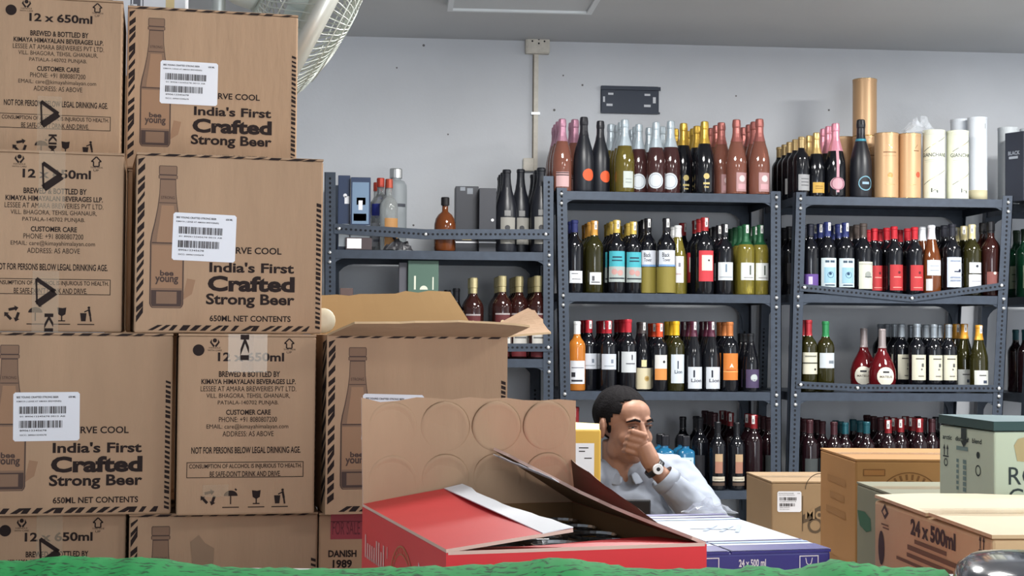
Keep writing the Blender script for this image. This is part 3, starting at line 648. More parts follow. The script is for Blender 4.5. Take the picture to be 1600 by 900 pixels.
row(U1, 0, [(695, 308, 'whisky', 1), (791, 265, 'blacktall', 4), (815, 262, 'blacktall', 4), (845, 262, 'blacktall', 4), (594, 278, 'bluewhite', 1, 1), (607, 280, 'amberlab', 1, .3), (617, 264, 'vodka', 1, 2), (588, 284, 'bluewhite', 1, 2)], "on the left rack's upper shelf", .09)
row(U1, 1, [(739, 434, 'cola', 2), (784, 431, 'cola', 4), (812, 431, 'cola', 4), (840, 431, 'cola', 4), (713, 450, 'darkplain', 2), (700, 452, 'darkplain', 1)], "on the left rack's lower shelf", .09)
row(U4, 1, [(1601, 358, 'greenlabel', 2, 2), (1590, 362, 'greenlabel', 2, 4), (1640, 356, 'greenlabel', 2), (1668, 356, 'greenlabel', 2)], "on the corner rack's second shelf")
row(U4, 2, [(1560, 494, 'greenlabel', 1, 5), (1601, 515, 'darkteal', 2, 2), (1640, 512, 'darkteal', 2)], "on the corner rack's third shelf")
# bottles standing in the gap between the two racks are on the rear of the middle rack
row(U3, 1, [(1233, 354, 'darkplain', 2, 3)], "beside the rack post on the second shelf")

# ------------------------------------------------------------------ canisters, gift boxes and other things on the racks
M_cop = mat('copper_card', (190, 154, 116), .4, metal=.25)
M_tin = mat('pale_cream_card', (214, 216, 198), .45)
M_gold = mat('gold_rim', (212, 180, 120), .25, metal=.9)
def canister(px, ytop, wpx, unit, start, what, col, z=None, rim=None, deco=None, grp=None, h=None):
    Y = YF+.055+start*.095; z = unit.z[0]+.0005 if z is None else z
    p = XZ(px, Y, z); r = wpx/2*(Y/F)*1.0; hh = (onY(px, ytop, Y).z-z) if h is None else h
    t = thing('gift_canister', what, 'canister', p, 0, grp)
    MB().lathe([(r-.002, 0), (r, .002), (r, hh-.012), (r-.001, hh-.012)], 28).build('tube', col, t); smooth_angle(t.children[-1])
    MB().lathe([(r+.001, hh-.012), (r+.001, hh-.001), (r-.003, hh)], 28).build('lid', col, t); smooth_angle(t.children[-1])
    if rim:
        for zz in (.0015, hh-.001):
            mm = MB(); mm.lathe([(r+.0005, zz-.0015), (r+.0018, zz), (r+.0005, zz+.0015)], 28); mm.build('metal_rim', rim, t, True)
    if deco: deco(t, r, hh)
    return t, z+hh
def deco_copper(t, r, h, a=0):
    ink = mat('copper_print', (120, 82, 52), .5)
    d = Decal(); d.line((-.008, h*.76), (.008, h*.82), .002); d.line((-.008, h*.82), (.008, h*.76), .002); d.build('emblem_print', M_gold, t, cyl(r, 0, a))
    d = Decal(); d.rect(-.03, h*.69, .03, h*.705, 0, 0, 8); d.rect(-.03, h*.64, .03, h*.643, 0, 0, 8); d.build('text_print', ink, t, cyl(r, 0, a))
    d = Decal(); d.rect(-.022, h*.2, .022, h*.206, 0, 0, 6); d.build('foot_print', M_gold, t, cyl(r, 0, a))
    d = Decal(); d.disc(.0, h*.34, .012, 0, 0); d.build('seal', mat('copper_seal', (220, 130, 80), .35, metal=.5), t, cyl(r, 0, a))
def deco_copper2(t, r, h):
    d = Decal(); d.rect(-.01, h*.72, .016, h*.735, 0, 0, 4); d.line((-.004, h*.76), (.008, h*.82), .002); d.disc(.012, h*.36, .0115, 1, 0, ry=.0125)
    d.rect(-.03, h*.2, .0, h*.205, 2, 0, 4); d.rect(-.03, h*.42, -.01, h*.425, 2, 0, 4)
    d.build('print', [mat('copper_print', (120, 82, 52), .5), mat('red_seal', (176, 74, 48), .4), M_gold], t, cyl(r, 0, .25))
def deco_tin(t, r, h, a=0):
    d = Decal()
    for k, zz in ((0, .79), (0, .31)):
        for (u0, u1, c) in ((-.052, -.026, 0), (-.026, .014, 1), (.014, .052, 0)):
            n = 5
            for j in range(n):
                ua, ub = u0+(u1-u0)*j/n, u0+(u1-u0)*(j+1)/n
                d.line((ua, h*(zz+ua*2.0)), (ub, h*(zz+ub*2.0)), .0022, c)
    d.text('GIANCHAND', -.062, h*.605, .062, h*.66, 0, .01)
    d.rect(-.05, h*.555, .05, h*.56, 2, 0, 10); d.rect(-.045, h*.53, .045, h*.533, 2, 0, 10); d.rect(-.05, h*.93, .05, h*.933, 2, 0, 10)
    d.rect(-.016, h*.09, -.011, h*.15, 0); d.ring(.0, h*.1, .006, .008, 0, 0, 10, 0, 180); d.rect(.008, h*.08, .013, h*.12, 0); d.rect(-.014, h*.125, .01, h*.135, 0)
    d.build('print', [mat('tin_print', (50, 62, 62), .5), M_gold, mat('tin_faint_print', (160, 172, 160), .6)], t, cyl(r, 0, a))
canister(1385, 209, 38, U3, 0, 'copper canister with crossed emblem and orange seal on the rack top', M_cop, rim=M_gold, deco=deco_copper)
canister(1421, 210, 36, U3, 0, 'copper canister with round red seal on the rack top', M_cop, rim=M_gold, deco=deco_copper2)
_, zt = canister(1352, 214, 40, U3, 2, 'copper canister behind the black bottle, carrying another canister', M_cop, rim=M_gold, deco=deco_copper)
canister(1351, 126, 38, U3, 2, 'tall copper canister standing on top of another copper canister', M_cop, z=zt+.001, rim=M_gold, h=.255)
canister(1318, 215, 36, U3, 3, 'copper canister against the wall, mostly hidden by black bottles', M_cop, rim=M_gold)
canister(1459, 204, 35, U3, 0, 'pale cream canister with diagonal stripes beside the copper canister', M_tin, deco=lambda t, r, h: deco_tin(t, r, h, -.25))
canister(1496, 205, 35, U3, 0, 'pale cream canister with diagonal stripes beside the plain white tubes', M_tin, deco=lambda t, r, h: deco_tin(t, r, h, .3))
M_wtube = mat('white_card_tube', (214, 220, 228), .5)
def deco_w(t, r, h):
    MB().lathe([(r+.0006, .002), (r+.0006, .05)], 24).build('beige_band', mat('beige_band', (190, 182, 150), .6), t, True)
    d = Decal(); d.rect(.02, h*.86, .022, h*.92); d.build('print', M_ink, t, cyl(r))
canister(1527, 184, 31, U3, 1, 'tall plain white tube with beige foot band', M_wtube, deco=deco_w)
canister(1502, 187, 34, U3, 2, 'white tube half hidden behind the striped cream canisters', M_wtube)
M_gtube = mat('grey_white_tube', (196, 202, 206), .5)
def deco_j(t, r, h):
    d = Decal()
    for a, b in (((-.004, .62), (.004, .66)), ((-.006, .57), (.0, .6)), ((-.006, .5), (.008, .5)), ((-.006, .46), (.008, .46)), ((0, .44), (0, .53)), ((-.006, .42), (.008, .44)), ((-.005, .55), (.006, .52))):
        d.line((a[0]*1.6, a[1]*h), (b[0]*1.6, b[1]*h), .003)
    d.rect(-.02, h*.24, .02, h*.247, 0, 0, 4)
    d.build('print', M_ink, t, cyl(r))
canister(1575, 190, 32, U3, 2, 'grey-white tube with brushed characters next to the black gift box', M_gtube, deco=deco_j, h=.345)
canister(1609, 190, 30, U4, 2, 'grey-white tube behind the black gift box', M_gtube, h=.345)
# black gift box at the corner rack
Y = YF+.03; p = XZ(1600, Y, U4.z[0])
t = thing('gift_box', 'black gift box with grey lettering on the corner rack top', 'gift box', (p.x+.02, Y+.07, U4.z[0]+.0005), R(28))
rbox('box_body', .1, .1, .305, mat('black_gift_card', (38, 42, 54), .45), t, .002)
d = Decal(); d.text('BLACK', .018, .205, .08, .222, 0, .02); d.rect(.022, .188, .07, .199, 0); d.rect(.02, .165, .06, .167, 1); d.rect(.02, .07, .06, .072, 1); d.disc(.085, .1, .006, 0)
d.build('print', [mat('grey_foil_print', (150, 156, 166), .4), mat('dim_foil_print', (70, 76, 90), .4)], t, face_front(.1, .1))
d = Decal(); d.text('BLACK', .018, .205, .08, .222, 0, .02); d.rect(.022, .188, .07, .199, 0)
d.build('print', [mat('grey_foil_print', (150, 156, 166), .4)], t, face_left(.1, .1))
# crumpled clear plastic on the canisters and by the blue carton
def crumple(name, label, loc, sx, sy, sz, seed, m, n=11, rz=0):
    rd = random.Random(seed); v = []; f = []
    for j in range(n):
        for i in range(n):
            a, b = i/(n-1)*2-1, j/(n-1)*2-1
            z = (1-a*a)*(1-b*b)*sz*rd.uniform(.3, 1.2)+rd.uniform(0, .12)*sz
            v.append((a*sx+rd.uniform(-.1, .1)*sx, b*sy+rd.uniform(-.1, .1)*sy, z))
    for j in range(n-1):
        for i in range(n-1): f.append((j*n+i, j*n+i+1, (j+1)*n+i+1, (j+1)*n+i))
    o = mesh(name, v, f, m); o.location = loc; o.rotation_euler = (0, 0, rz); return tag(o, label, 'plastic wrap')
M_plastic = mat('crumpled_clear_plastic', (226, 232, 240), .12, alpha=.3, spec=.8)
p = XZ(1440, YF+.06, zpx(1440, 207))
crumple('plastic_wrap', 'crumpled clear plastic wrap lying on top of the canisters', (p.x, YF+.09, p.z+.004), .075, .05, .075, 3, M_plastic)

# left rack: boxes
def ibox(name, label, cat, x0, x1, y1, Y, depth, m, zb, rz=0, deco=None, group=None):
    a, b = XZ(x0, Y, zb), XZ(x1, Y, zb); W = b.x-a.x; H = onY((x0+x1)/2, y1, Y).z-zb
    t = thing(name, label, cat, ((a.x+b.x)/2, Y+depth/2, zb+.0006), rz, group)
    rbox('box_body', W, depth, H-.0006, m, t, .002)
    if deco: deco(t, W, depth, H)
    return t
zb = U1.z[0]
M_navy = mat('navy_gift_card', (36, 52, 82), .4); M_silver = mat('silver_card', (176, 182, 186), .35, metal=.4)
def dn(t, W, D, H):
    d = Decal(); d.rect(W*.1, H*.05, W*.98, H*.35, 0); d.build('foot_print', M_silver, t, face_front(W, D)); d = Decal(); d.rect(W*.55, H*.62, W*.95, H*.72, 1); d.disc(W*.6, H*.73, .008, 1)
    d.build('print', [M_silver, M_white], t, face_front(W, D))
def dn2(t, W, D, H):
    d = Decal(); d.rect(.001, H*.05, W*.99, H*.34, 0); d.rect(W*.08, H*.36, W*.92, H*.93, 2); d.rect(W*.3, H*.62, W*.75, H*.72, 1); d.rect(W*.4, H*.55, W*.6, H*.68, 1, 1); d.rect(W*.15, H*.4, W*.8, H*.5, 3)
    d.rect(W*.1, H*.2, W*.8, H*.24, 1, 1); d.rect(W*.4, H*.13, W*.8, H*.17, 1, 1)
    d.build('print', [M_silver, M_white, mat('steel_blue_print', (110, 134, 160), .35), mat('deep_blue_print', (60, 92, 128), .4)], t, face_front(W, D))
ibox('gift_box', 'navy gift box with silver foot beside the rack post', 'gift box', 527, 546, 274, YF+.06, .1, M_navy, zb, 0, dn)
ibox('gift_box', 'blue and white picture gift box with silver foot', 'gift box', 547, 578, 277, YF+.04, .1, M_navy, zb, 0, dn2)
def dl(t, W, D, H):
    d = Decal(); d.rect(W*.05, H*.1, W*.6, H*.9, 0); d.build('print', [M_white], t, face_front(W, D))
# low dark packet with white label under the guard rail
ibox('packet', 'small dark packet with white label lying before the gift boxes', 'packet', 540, 581, 371, YF+.008, .03, mat('dark_packet', (70, 58, 60), .5), zb, 0, dl)
o = crumple('plastic_bag', 'crumpled dark plastic bag lying on the shelf under the rail', (XZ(622, YF+.03, zb).x, YF+.03, zb+.001), .06, .022, .05, 9, mat('dark_bag', (52, 52, 56), .35))
o['category'] = 'bag'
def db(t, W, D, H):
    d = Decal(); d.rect(W*.2, H*.93, W*.42, H*.985, 1); d.rect(W*.5, H*.88, W*.75, H*.97, 1)
    d.rect(W*.25, H*.22, W*.75, H*.24, 0); d.rect(W*.3, H*.19, W*.7, H*.205, 0); d.rect(.0, H*.145, W, H*.165, 2); d.build('print', [mat('gold_foil_text', (180, 160, 110), .4, metal=.5), mat('grey_panel', (120, 126, 134), .4), M_white], t, face_front(W, D))
def db2(t, W, D, H):
    d = Decal()
    for i in range(4): d.rect(W*(.15+.13*i), H*.2, W*(.24+.13*i), H*.29, 0)
    d.disc(W*.78, H*.5, .006, 1); d.rect(0, H*.14, W, H*.16, 1); d.build('print', [mat('gold_foil_text', (180, 160, 110), .4, metal=.5), M_white], t, face_front(W, D))
M_bbox = mat('black_gift_box_card', (40, 42, 50), .45)
ibox('gift_box', 'tall black gift box with windowed top beside the whisky bottle', 'gift box', 711, 747, 291, YF+.12, .11, M_bbox, zb, 0, db)
ibox('gift_box', 'tall black gift box with gold squares beside the black bottles', 'gift box', 748, 775, 294, YF+.05, .11, M_bbox, zb, 0, db2)
zb = U1.z[1]
M_green = mat('green_card', (72, 98, 86), .5)
def dg(t, W, D, H):
    d = Decal()
    for s in (0, .5):
        d.disc(W*.52, H*(s+.2), W*.13, 1, 0, 12, None, 0, 180); d.rect(W*.2, H*(s+.2), W*.26, H*(s+.34), 1); d.rect(W*.8, H*(s+.2), W*.84, H*(s+.33), 1); d.rect(W*.05, H*(s+.13), W*.95, H*(s+.155), 1)
    d.rect(W*.02, H*.47, W*.98, H*.62, 2, 1)
    d.build('print', [M_ink, mat('pale_print', (206, 208, 192), .5), mat('brick_red_band', (176, 92, 82), .5)], t, face_front(W, D))
ibox('spirit_carton', 'green printed carton with red band on the left rack', 'carton', 636, 684, 407, YF+.03, .14, M_green, zb, 0, dg)
ibox('spirit_carton', 'narrow dark grey carton beside the green printed carton', 'carton', 622, 635, 410, YF+.05, .12, mat('dark_grey_card', (84, 84, 92), .5), zb)
ibox('spirit_carton', 'small brown carton beside the left rack post', 'carton', 530, 550, 450, YF+.05, .1, mat('brown_card', (96, 76, 72), .5), zb)
ibox('spirit_carton', 'low dark flat carton behind the open cardboard flap', 'carton', 552, 612, 464, YF+.06, .1, M_bbox, zb)

# ------------------------------------------------------------------ camera-aligned ground frame (u to the right, d forward)
def CF(u, d, z): 
    v = Matrix.Rotation(YAW, 3, 'Z') @ Vector((u, d, 0)); return Vector((v.x, v.y, z))
# ------------------------------------------------------------------ beer cartons
BW, BD, BH = .31, .225, .299
def zebra(d, x0, y0, x1, y1, n, slant, vertical=True, seed=1, lay=0):
    rd = random.Random(seed)
    for i in range(n):
        a = (i+.1)/n; b = a+rd.uniform(.42, .72)/n
        if vertical:
            ya, yb = y0+(y1-y0)*a, y0+(y1-y0)*b; s = slant*rd.uniform(.6, 1.3)
            pts = [(x0, ya), (x1, min(y1, ya+s)), (x1, min(y1, yb+s)), (x0, yb)]
        else:
            xa, xb = x0+(x1-x0)*a, x0+(x1-x0)*b; s = slant*rd.uniform(.4, 1.4)
            pts = [(xa, y0), (xb, y0), (min(x1, xb+s), y1), (min(x1, xa+s), y1)]
        d.poly(pts, 0, lay)
def bottle_silhouette(k=1.0):
    half = [(.0, .0), (.42, .0), (.47, .012), (.5, .03), (.5, .46), (.46, .52), (.38, .6), (.30, .7), (.25, .8), (.235, .905), (.28, .91), (.28, .93), (.255, .935), (.27, .945), (.27, .99), (.25, 1)]
    pts = [(x*k, y) for x, y in half[1:]]
    return pts + [(-x, y) for x, y in reversed(pts)]
def print_bottle_face(par, W, D, H, label=True, seed=1, xf=None, name=True):
    xf = xf or face_front(W, D)
    s = W/.31
    d = Decal()
    # bottle picture: outline, lit inside, shaded foot, neck lines
    cx, bw, b0, b1 = .166*W, .178*W, .137*H, .928*H; hh = b1-b0
    def map_(pts, k=1, dy=0): return [(cx+x*bw*k, b0+y*hh+dy) for x, y in pts]
    sil = bottle_silhouette(); n = len(sil)//2
    def silh(m, lay, k=1., y0=0, y1=1.):
        L = [(x*k, y) for x, y in sil[:n]]
        # clip to [y0,y1]
        q = []
        for (xa, ya), (xb, yb) in zip(L[:-1], L[1:]):
            if yb <= y0 or ya >= y1: continue
            f0 = 0 if ya >= y0 else (y0-ya)/(yb-ya); f1 = 1 if yb <= y1 else (y1-ya)/(yb-ya)
            q.append((xa+(xb-xa)*f0, ya+(yb-ya)*f0)); q.append((xa+(xb-xa)*f1, ya+(yb-ya)*f1))
        pts = []; fs = []
        for x, y in q: pts += [(cx-x*bw, b0+y*hh), (cx+x*bw, b0+y*hh)]
        for i in range(len(q)-1): fs.append((2*i, 2*i+1, 2*i+3, 2*i+2))
        d.raw(pts, fs, m, lay)
    d.poly([(cx+.3*bw, b0+.03*hh), (cx+.75*bw, b0+.1*hh), (cx+.85*bw, b0+.2*hh), (cx+.6*bw, b0+.21*hh), (cx+.5*bw, b0+.1*hh)], 2, -.3)
    silh(0, 0); silh(1, 1, .93, .004, .996); silh(2, 2, .9, .14, .44); silh(0, 2, .9, .012, .125); silh(1, 2.6, .6, .03, .115)
    silh(2, 2, .62, .46, .72); silh(0, 2, .95, .9, .908); silh(0, 2, .95, .93, .938); silh(0, 2, .9, .735, .74); silh(0, 2.3, .9, .452, .46)
    d.text('STRONG', cx-.2*bw, b0+.765*hh, cx+.2*bw, b0+.785*hh, 0, .0, 3)
    d.text('bee', cx-.2*bw, b0+.225*hh, cx+.2*bw, b0+.265*hh, 0, .03, 3); d.text('young', cx-.34*bw, b0+.165*hh, cx+.34*bw, b0+.22*hh, 0, .03, 3)
    d.build('bottle_print', [mat('bottle_print_dark', (74, 56, 50), .75), mat('bottle_print_mid', (134, 105, 84), .75), mat('bottle_print_light', (158, 122, 94), .75)], par, xf, .00025)
    d = Decal()
    T = lambda t, u0, v0, u1, v1, b: d.text(t, u0*W, v0*H, u1*W, v1*H, 0, b)
    T('SERVE COOL', .478, .446, .776, .484, .02)
    T("India's First", .39, .34, .845, .398, .03); T('Crafted', .382, .233, .85, .322, .045); T('Strong Beer', .374, .142, .85, .222, .03)
    T('650ML NET CONTENTS', .395, .066, .83, .1, .02)
    d.build('text_print', M_ink, par, xf)
    d = Decal()
    zebra(d, .003, .05*H, .014, .97*H, 17, .014, True, seed); zebra(d, W-.011, .03*H, W-.003, .75*H, 26, -.003, True, seed+1); zebra(d, .02, .004, W-.02, .013, 16, .012, False, seed+2)
    zebra(d, .01, H-.006, W-.01, H-.002, 10, .012, False, seed+5)
    d.build('stripe_print', M_ink, par, xf)
    d = Decal(); zebra(d, D-.05, .02*H, D-.004, .97*H, 12, .03, True, seed+3); d.build('stripe_print', M_ink, par, face_left(W, D))
def barcode_label(par, x0, y0, w, h, xf, tilt=0, seed=1, bars=2):
    c, s = math.cos(tilt), math.sin(tilt)
    g = lambda x, y, e: xf(x0+c*x-s*y, y0+s*x+c*y, e+.0004)
    d = Decal(); r = .003; d.poly([(r, 0), (w-r, 0), (w, r), (w, h-r), (w-r, h), (r, h), (0, h-r), (0, r)])
    lab = d.build('barcode_label', M_white, par, g)
    rd = random.Random(seed); d = Decal()
    for (bx, by, bw, bh) in ((.09, .56, .7, .15), (.09, .27, .65, .15))[:bars]:
        x = bx*w
        while x < (bx+bw)*w:
            t = rd.choice((.0005, .0008, .0012, .0017)); d.rect(x, by*h, x+t, (by+bh)*h); x += t+rd.choice((.0005, .0008, .0014))
    d.build('barcode', M_ink, lab, g, .001)
    d = Decal()
    d.text('BEE YOUNG CRAFTED STRONG BEER', .05*w, .88*h, .68*w, .92*h, 0, .02); d.text('650 ML', .83*w, .88*h, .94*w, .92*h, 0, .02)
    d.text('KIMAYA ( LEASE AT AMARA BREWERIES)', .05*w, .79*h, .72*w, .83*h, 0, .01)
    d.text('01 890612345678 0015 AB', .1*w, .49*h, .78*w, .52*h, 0, .01); d.text('890612345678', .1*w, .2*h, .5*w, .235*h, 0, .01); d.text('SSCC: 3890612345678', .1*w, .11*h, .5*w, .14*h, 0, .01)
    d.build('label_text', M_ink, lab, g, .001)
def icon(d, kind, x, y, s):
    if kind == 'up':
        d.line((x-s*.5, y), (x, y+s*.5), s*.13); d.line((x+s*.5, y), (x, y+s*.5), s*.13); d.line((x-s*.5, y), (x-s*.28, y), s*.13); d.line((x+s*.5, y), (x+s*.28, y), s*.13)
        d.line((x-s*.28, y), (x-s*.28, y-s*.5), s*.13); d.line((x+s*.28, y), (x+s*.28, y-s*.5), s*.13); d.line((x-s*.28, y-s*.5), (x+s*.28, y-s*.5), s*.13)
    elif kind == 'care':
        d.disc(x, y+s*.2, s*.22, n=10); d.poly([(x-s*.5, y), (x-s*.32, y+s*.35), (x-s*.3, y), (x, y-s*.35), (x-s*.14, y-s*.5)]); d.poly([(x+s*.5, y), (x+s*.14, y-s*.5), (x, y-s*.35), (x+s*.3, y), (x+s*.32, y+s*.35)])
    elif kind == 'umbrella':
        d.disc(x, y+s*.1, s*.5, n=12, a0=0, a1=180, ry=s*.4); d.line((x, y+s*.1), (x, y-s*.5), s*.08); d.line((x+s*.3, y+s*.62), (x+s*.42, y+s*.5), s*.12)
    elif kind == 'glass':
        d.poly([(x-s*.32, y+s*.5), (x-s*.26, y), (x-s*.06, y-s*.12), (x+s*.06, y-s*.12), (x+s*.26, y), (x+s*.32, y+s*.5), (x+s*.05, y+s*.45)]); d.line((x, y-s*.1), (x, y-s*.45), s*.09); d.rect(x-s*.25, y-s*.52, x+s*.25, y-s*.44)
    elif kind == 'bin':
        d.poly([(x-s*.42, y+.1*s), (x-s*.34, y-s*.5), (x-s*.02, y-s*.5), (x+.04*s, y+.1*s)]); d.disc(x+s*.2, y+s*.5, s*.1, n=8); d.line((x+s*.2, y+s*.4), (x+s*.3, y-s*.1), s*.16); d.line((x+s*.3, y-s*.1), (x+s*.36, y-s*.52), s*.12); d.line((x+s*.16, y+s*.32), (x-s*.12, y+s*.18), s*.09)
    elif kind == 'recycle':
        for a in (90, 210, 330):
            p = (x+s*.42*math.cos(R(a+45)), y+s*.42*math.sin(R(a+45))); q = (x+s*.42*math.cos(R(a-20)), y+s*.42*math.sin(R(a-20)))
            d.line(p, q, s*.2); dx, dy = q[0]-p[0], q[1]-p[1]; L = math.hypot(dx, dy); dx /= L; dy /= L
            d.poly([(q[0]-dy*s*.22, q[1]+dx*s*.22), (q[0]+dy*s*.22, q[1]-dx*s*.22), (q[0]+dx*s*.26, q[1]+dy*s*.26)])
    elif kind == 'arrows':
        for k in (-.28, .28):
            d.line((x+k*s, y-s*.4), (x+k*s, y+s*.1), s*.14); d.poly([(x+(k-.2)*s, y+s*.1), (x+(k+.2)*s, y+s*.1), (x+k*s, y+s*.5)])
        d.line((x-s*.5, y-s*.5), (x+s*.5, y-s*.5), s*.12)
def print_text_face(par, W, D, H, dot=True, seed=1):
    d = Decal(); X = lambda px: (px-277)/216*W; Z = lambda py: (808-py)/278*H
    T = lambda t, x0, y0, x1, y1, b=.01: d.text(t, X(x0), Z(y1), X(x1), Z(y0), 0, b)
    T('12 x 650ml', 338, 559, 442, 573, .03)
    T('BREWED & BOTTLED BY', 340, 588, 436, 597, .025); T('KIMAYA HIMAYALAN BEVERAGES LLP.', 313, 600, 461, 608, .025)
    T('LESSEE AT AMARA BREWERIES PVT LTD.', 312, 611, 462, 619, 0); T('VILL. BHAGORA, TEHSIL GHANAUR,', 321, 622, 452, 630, 0); T('PATIALA-140702 PUNJAB.', 339, 633, 434, 641, 0)
    T('CUSTOMER CARE', 352, 647, 422, 655, .025); T('PHONE: +91 8080807200', 341, 658, 432, 666, 0); T('EMAIL: care@kimayahimalayan.com', 322, 669, 450, 678, 0); T('ADDRESS: AS ABOVE', 347, 680, 427, 688, 0)
    T('NOT FOR PERSONS BELOW LEGAL DRINKING AGE.', 299, 704, 470, 714, .02)
    d.frame(X(292), Z(751), X(475), Z(727), .0011)
    T('CONSUMPTION OF ALCOHOL IS INJURIOUS TO HEALTH.', 296, 730, 472, 738.5, .01); T("BE SAFE-DON'T DRINK AND DRIVE.", 328, 741, 439, 749.5, .01)
    sz = .0225
    for k, x in (('recycle', 327), ('umbrella', 361), ('glass', 401), ('bin', 438)): icon(d, k, X(x), Z(781), sz)
    for x in (361, 401, 438): d.rect(X(x-13), Z(797), X(x+13), Z(795.5))
    icon(d, 'care', X(333), Z(544), .016); T('HANDLE', 324, 551, 342, 553.5, 0); T('WITH CARE', 322, 555, 344, 557.5, 0)
    icon(d, 'up', X(450), Z(545), .016); T('THIS SIDE', 441, 553, 460, 555.5, 0); T('UP', 446, 557, 454, 560.5, 0)
    if dot: d.disc(X(308), Z(556), .0095)
    d.build('text_print', M_ink, par, face_front(W, D))
    d = Decal(); zebra(d, .002, .03*H, .012, .97*H, 24, -.006, True, seed); d.build('stripe_print', M_ink, par, face_right(W, D))
def tape_strip(par, W, D, H, x, z0, z1, w=.042, logos=(), text=None):
    d = Decal(); d.rect(x, z0, x+w, z1)
    tp = d.build('tape', M_tape, par, face_front(W, D), .0009)
    d = Decal()
    for zz in logos:   # printed triangle mark lying on its side
        a = (x+.008, zz); b = (x+.006, zz+.042); c = (x+.036, zz+.021)
        d.line(a, b, .003); d.line(b, c, .0065); d.line(a, c, .012)
    if text:
        t, zz, hgt = text; d.text(t, x+.02, zz, x+.034, zz+hgt, 0, .03, 0, -90)
    if d.v: d.build('tape_print', M_ink, tp, face_front(W, D), .0012)
def flaps_closed(par, W, D, H, m=M_kraft, tape=True, along='x', bev=True):
    """two outer flaps meeting over the middle, and the tape along the seam"""
    t = .0035
    for s in (-1, 1):
        mm = MB()
        if along == 'x': mm.box(-W/2, min(0.0012*s, s*D/2), H-t, W/2, max(.0012*s, s*D/2), H)
        else: mm.box(min(.0012*s, s*W/2), -D/2, H-t, max(.0012*s, s*W/2), D/2, H)
        mm.build('top_flap', m, par)
    if tape:
        d = Decal()
        if along == 'x': d.rect(0, D/2-.024, W, D/2+.024)
        else: d.rect(W/2-.024, 0, W/2+.024, D)
        d.build('tape', M_tape, par, face_top(W, D, H))
def carton_shell(par, W, D, H, m, flaps=True, along='x'):
    rbox('carton_body', W, D, H-.0036 if flaps else H, m, par, .0035)
    if flaps: flaps_closed(par, W, D, H, m, True, along)
GB = 'brown beer cartons in the stack'
def beer_A(px, d, row_, th, label, full=True, seed=1, lab=True, shell=True):
    z = row_*BH
    rz = R(th)+YAW; f = PZ(px, d, z+BH/2); c = Vector((f.x, f.y, z)) + Matrix.Rotation(rz, 3, 'Z') @ Vector((0, BD/2, 0))
    t = thing('beer_carton', label, 'carton', c, rz, GB)
    if shell: carton_shell(t, BW, BD, BH-.001, M_kraft, True, 'x')
    if full:
        print_bottle_face(t, BW, BD, BH, seed=seed)
        if lab: barcode_label(t, .19*BW, .405*BH, .335*BW, .265*BH, face_front(BW, BD), R(-1.5+seed % 3), seed)
    return t
def beer_B(px, d, row_, th, label, full=True, seed=1, dot=True, tapes=()):
    W, D = BD, BW; z = row_*BH
    rz = R(th)+YAW; f = PZ(px, d, z+BH/2); c = Vector((f.x, f.y, z)) + Matrix.Rotation(rz, 3, 'Z') @ Vector((0, D/2, 0))
    t = thing('beer_carton', label, 'carton', c, rz, GB)
    carton_shell(t, W, D, BH-.001, M_kraft, True, 'y')
    if full:
        print_text_face(t, W, D, BH, dot, seed)
        for a in tapes: tape_strip(t, W, D, BH, *a[:3], logos=a[3], text=a[4])
    return t
TX = .092
beer_B(89, 2.74, 6, 13, 'topmost brown beer carton showing its address side, next to the fan', seed=2, dot=True, tapes=[(TX-.012, .0, .12, (.068,), ('KIMA', .0, .052))])
beer_B(82, 2.53, 5, 13, 'brown beer carton with two tape triangles under the topmost address-side carton', seed=3, dot=False, tapes=[(TX-.01, .0, .10, (.045,), ('KI', .0, .03)), (TX-.003, .2, .298, (.236,), None)])
beer_A(333, 2.84, 6, 14, 'topmost bottle-picture beer carton in front of the fan', seed=4)
beer_A(360, 2.575, 5, 15.5, 'bottle-picture beer carton directly below the one before the fan', seed=6)
beer_A(117, 2.51, 4, 13, 'bottle-picture beer carton beside the taped address-side carton with black dot', seed=8)
beer_B(386, 2.54, 4, 13, 'taped address-side beer carton with black dot beside the open carton', seed=9, tapes=[(TX-.012, .235, .298, (), ('KI', .255, .042)), (TX+.01, .235, .298, (), None), (TX-.05, .03, .05, (), None)])
beer_B(85, 2.53, 3, 9, 'low address-side beer carton rising just above the green net', seed=11, tapes=[(TX-.01, .19, .298, (.215,), None)])
tA = beer_A(349, 2.56, 3, 10, 'low stained bottle-picture beer carton rising just above the green net', seed=12, lab=False)
d = Decal(); d.raw([(BW*.38+.02*math.cos(a*.6)*(1+.3*math.sin(a*2.1)), BH*.72+.045*math.sin(a*.6)*(1+.2*math.cos(a*1.7))) for a in range(10)], [tuple(range(10))]); d.build('stain', mat('grey_stain', (150, 124, 100), .8), tA, face_front(BW, BD), .0008)
# the rows below, hidden by the counter, that carry the stack
HL = 'plain brown beer carton low in the stack behind the counter'
for r_ in range(3):
    for px, kind in ((85, 'B'), (349, 'A'), (655, 'A')):
        (beer_A if kind == 'A' else beer_B)(px, 2.56 if px < 500 else 2.62, r_, 10, HL, False)
for r_ in range(6): beer_A(333 if r_ == 5 else 345, 2.84 if r_ == 5 else 2.945, r_, 14 if r_ == 5 else 9, 'plain brown beer carton in the rear stack under the topmost bottle-picture carton', False)

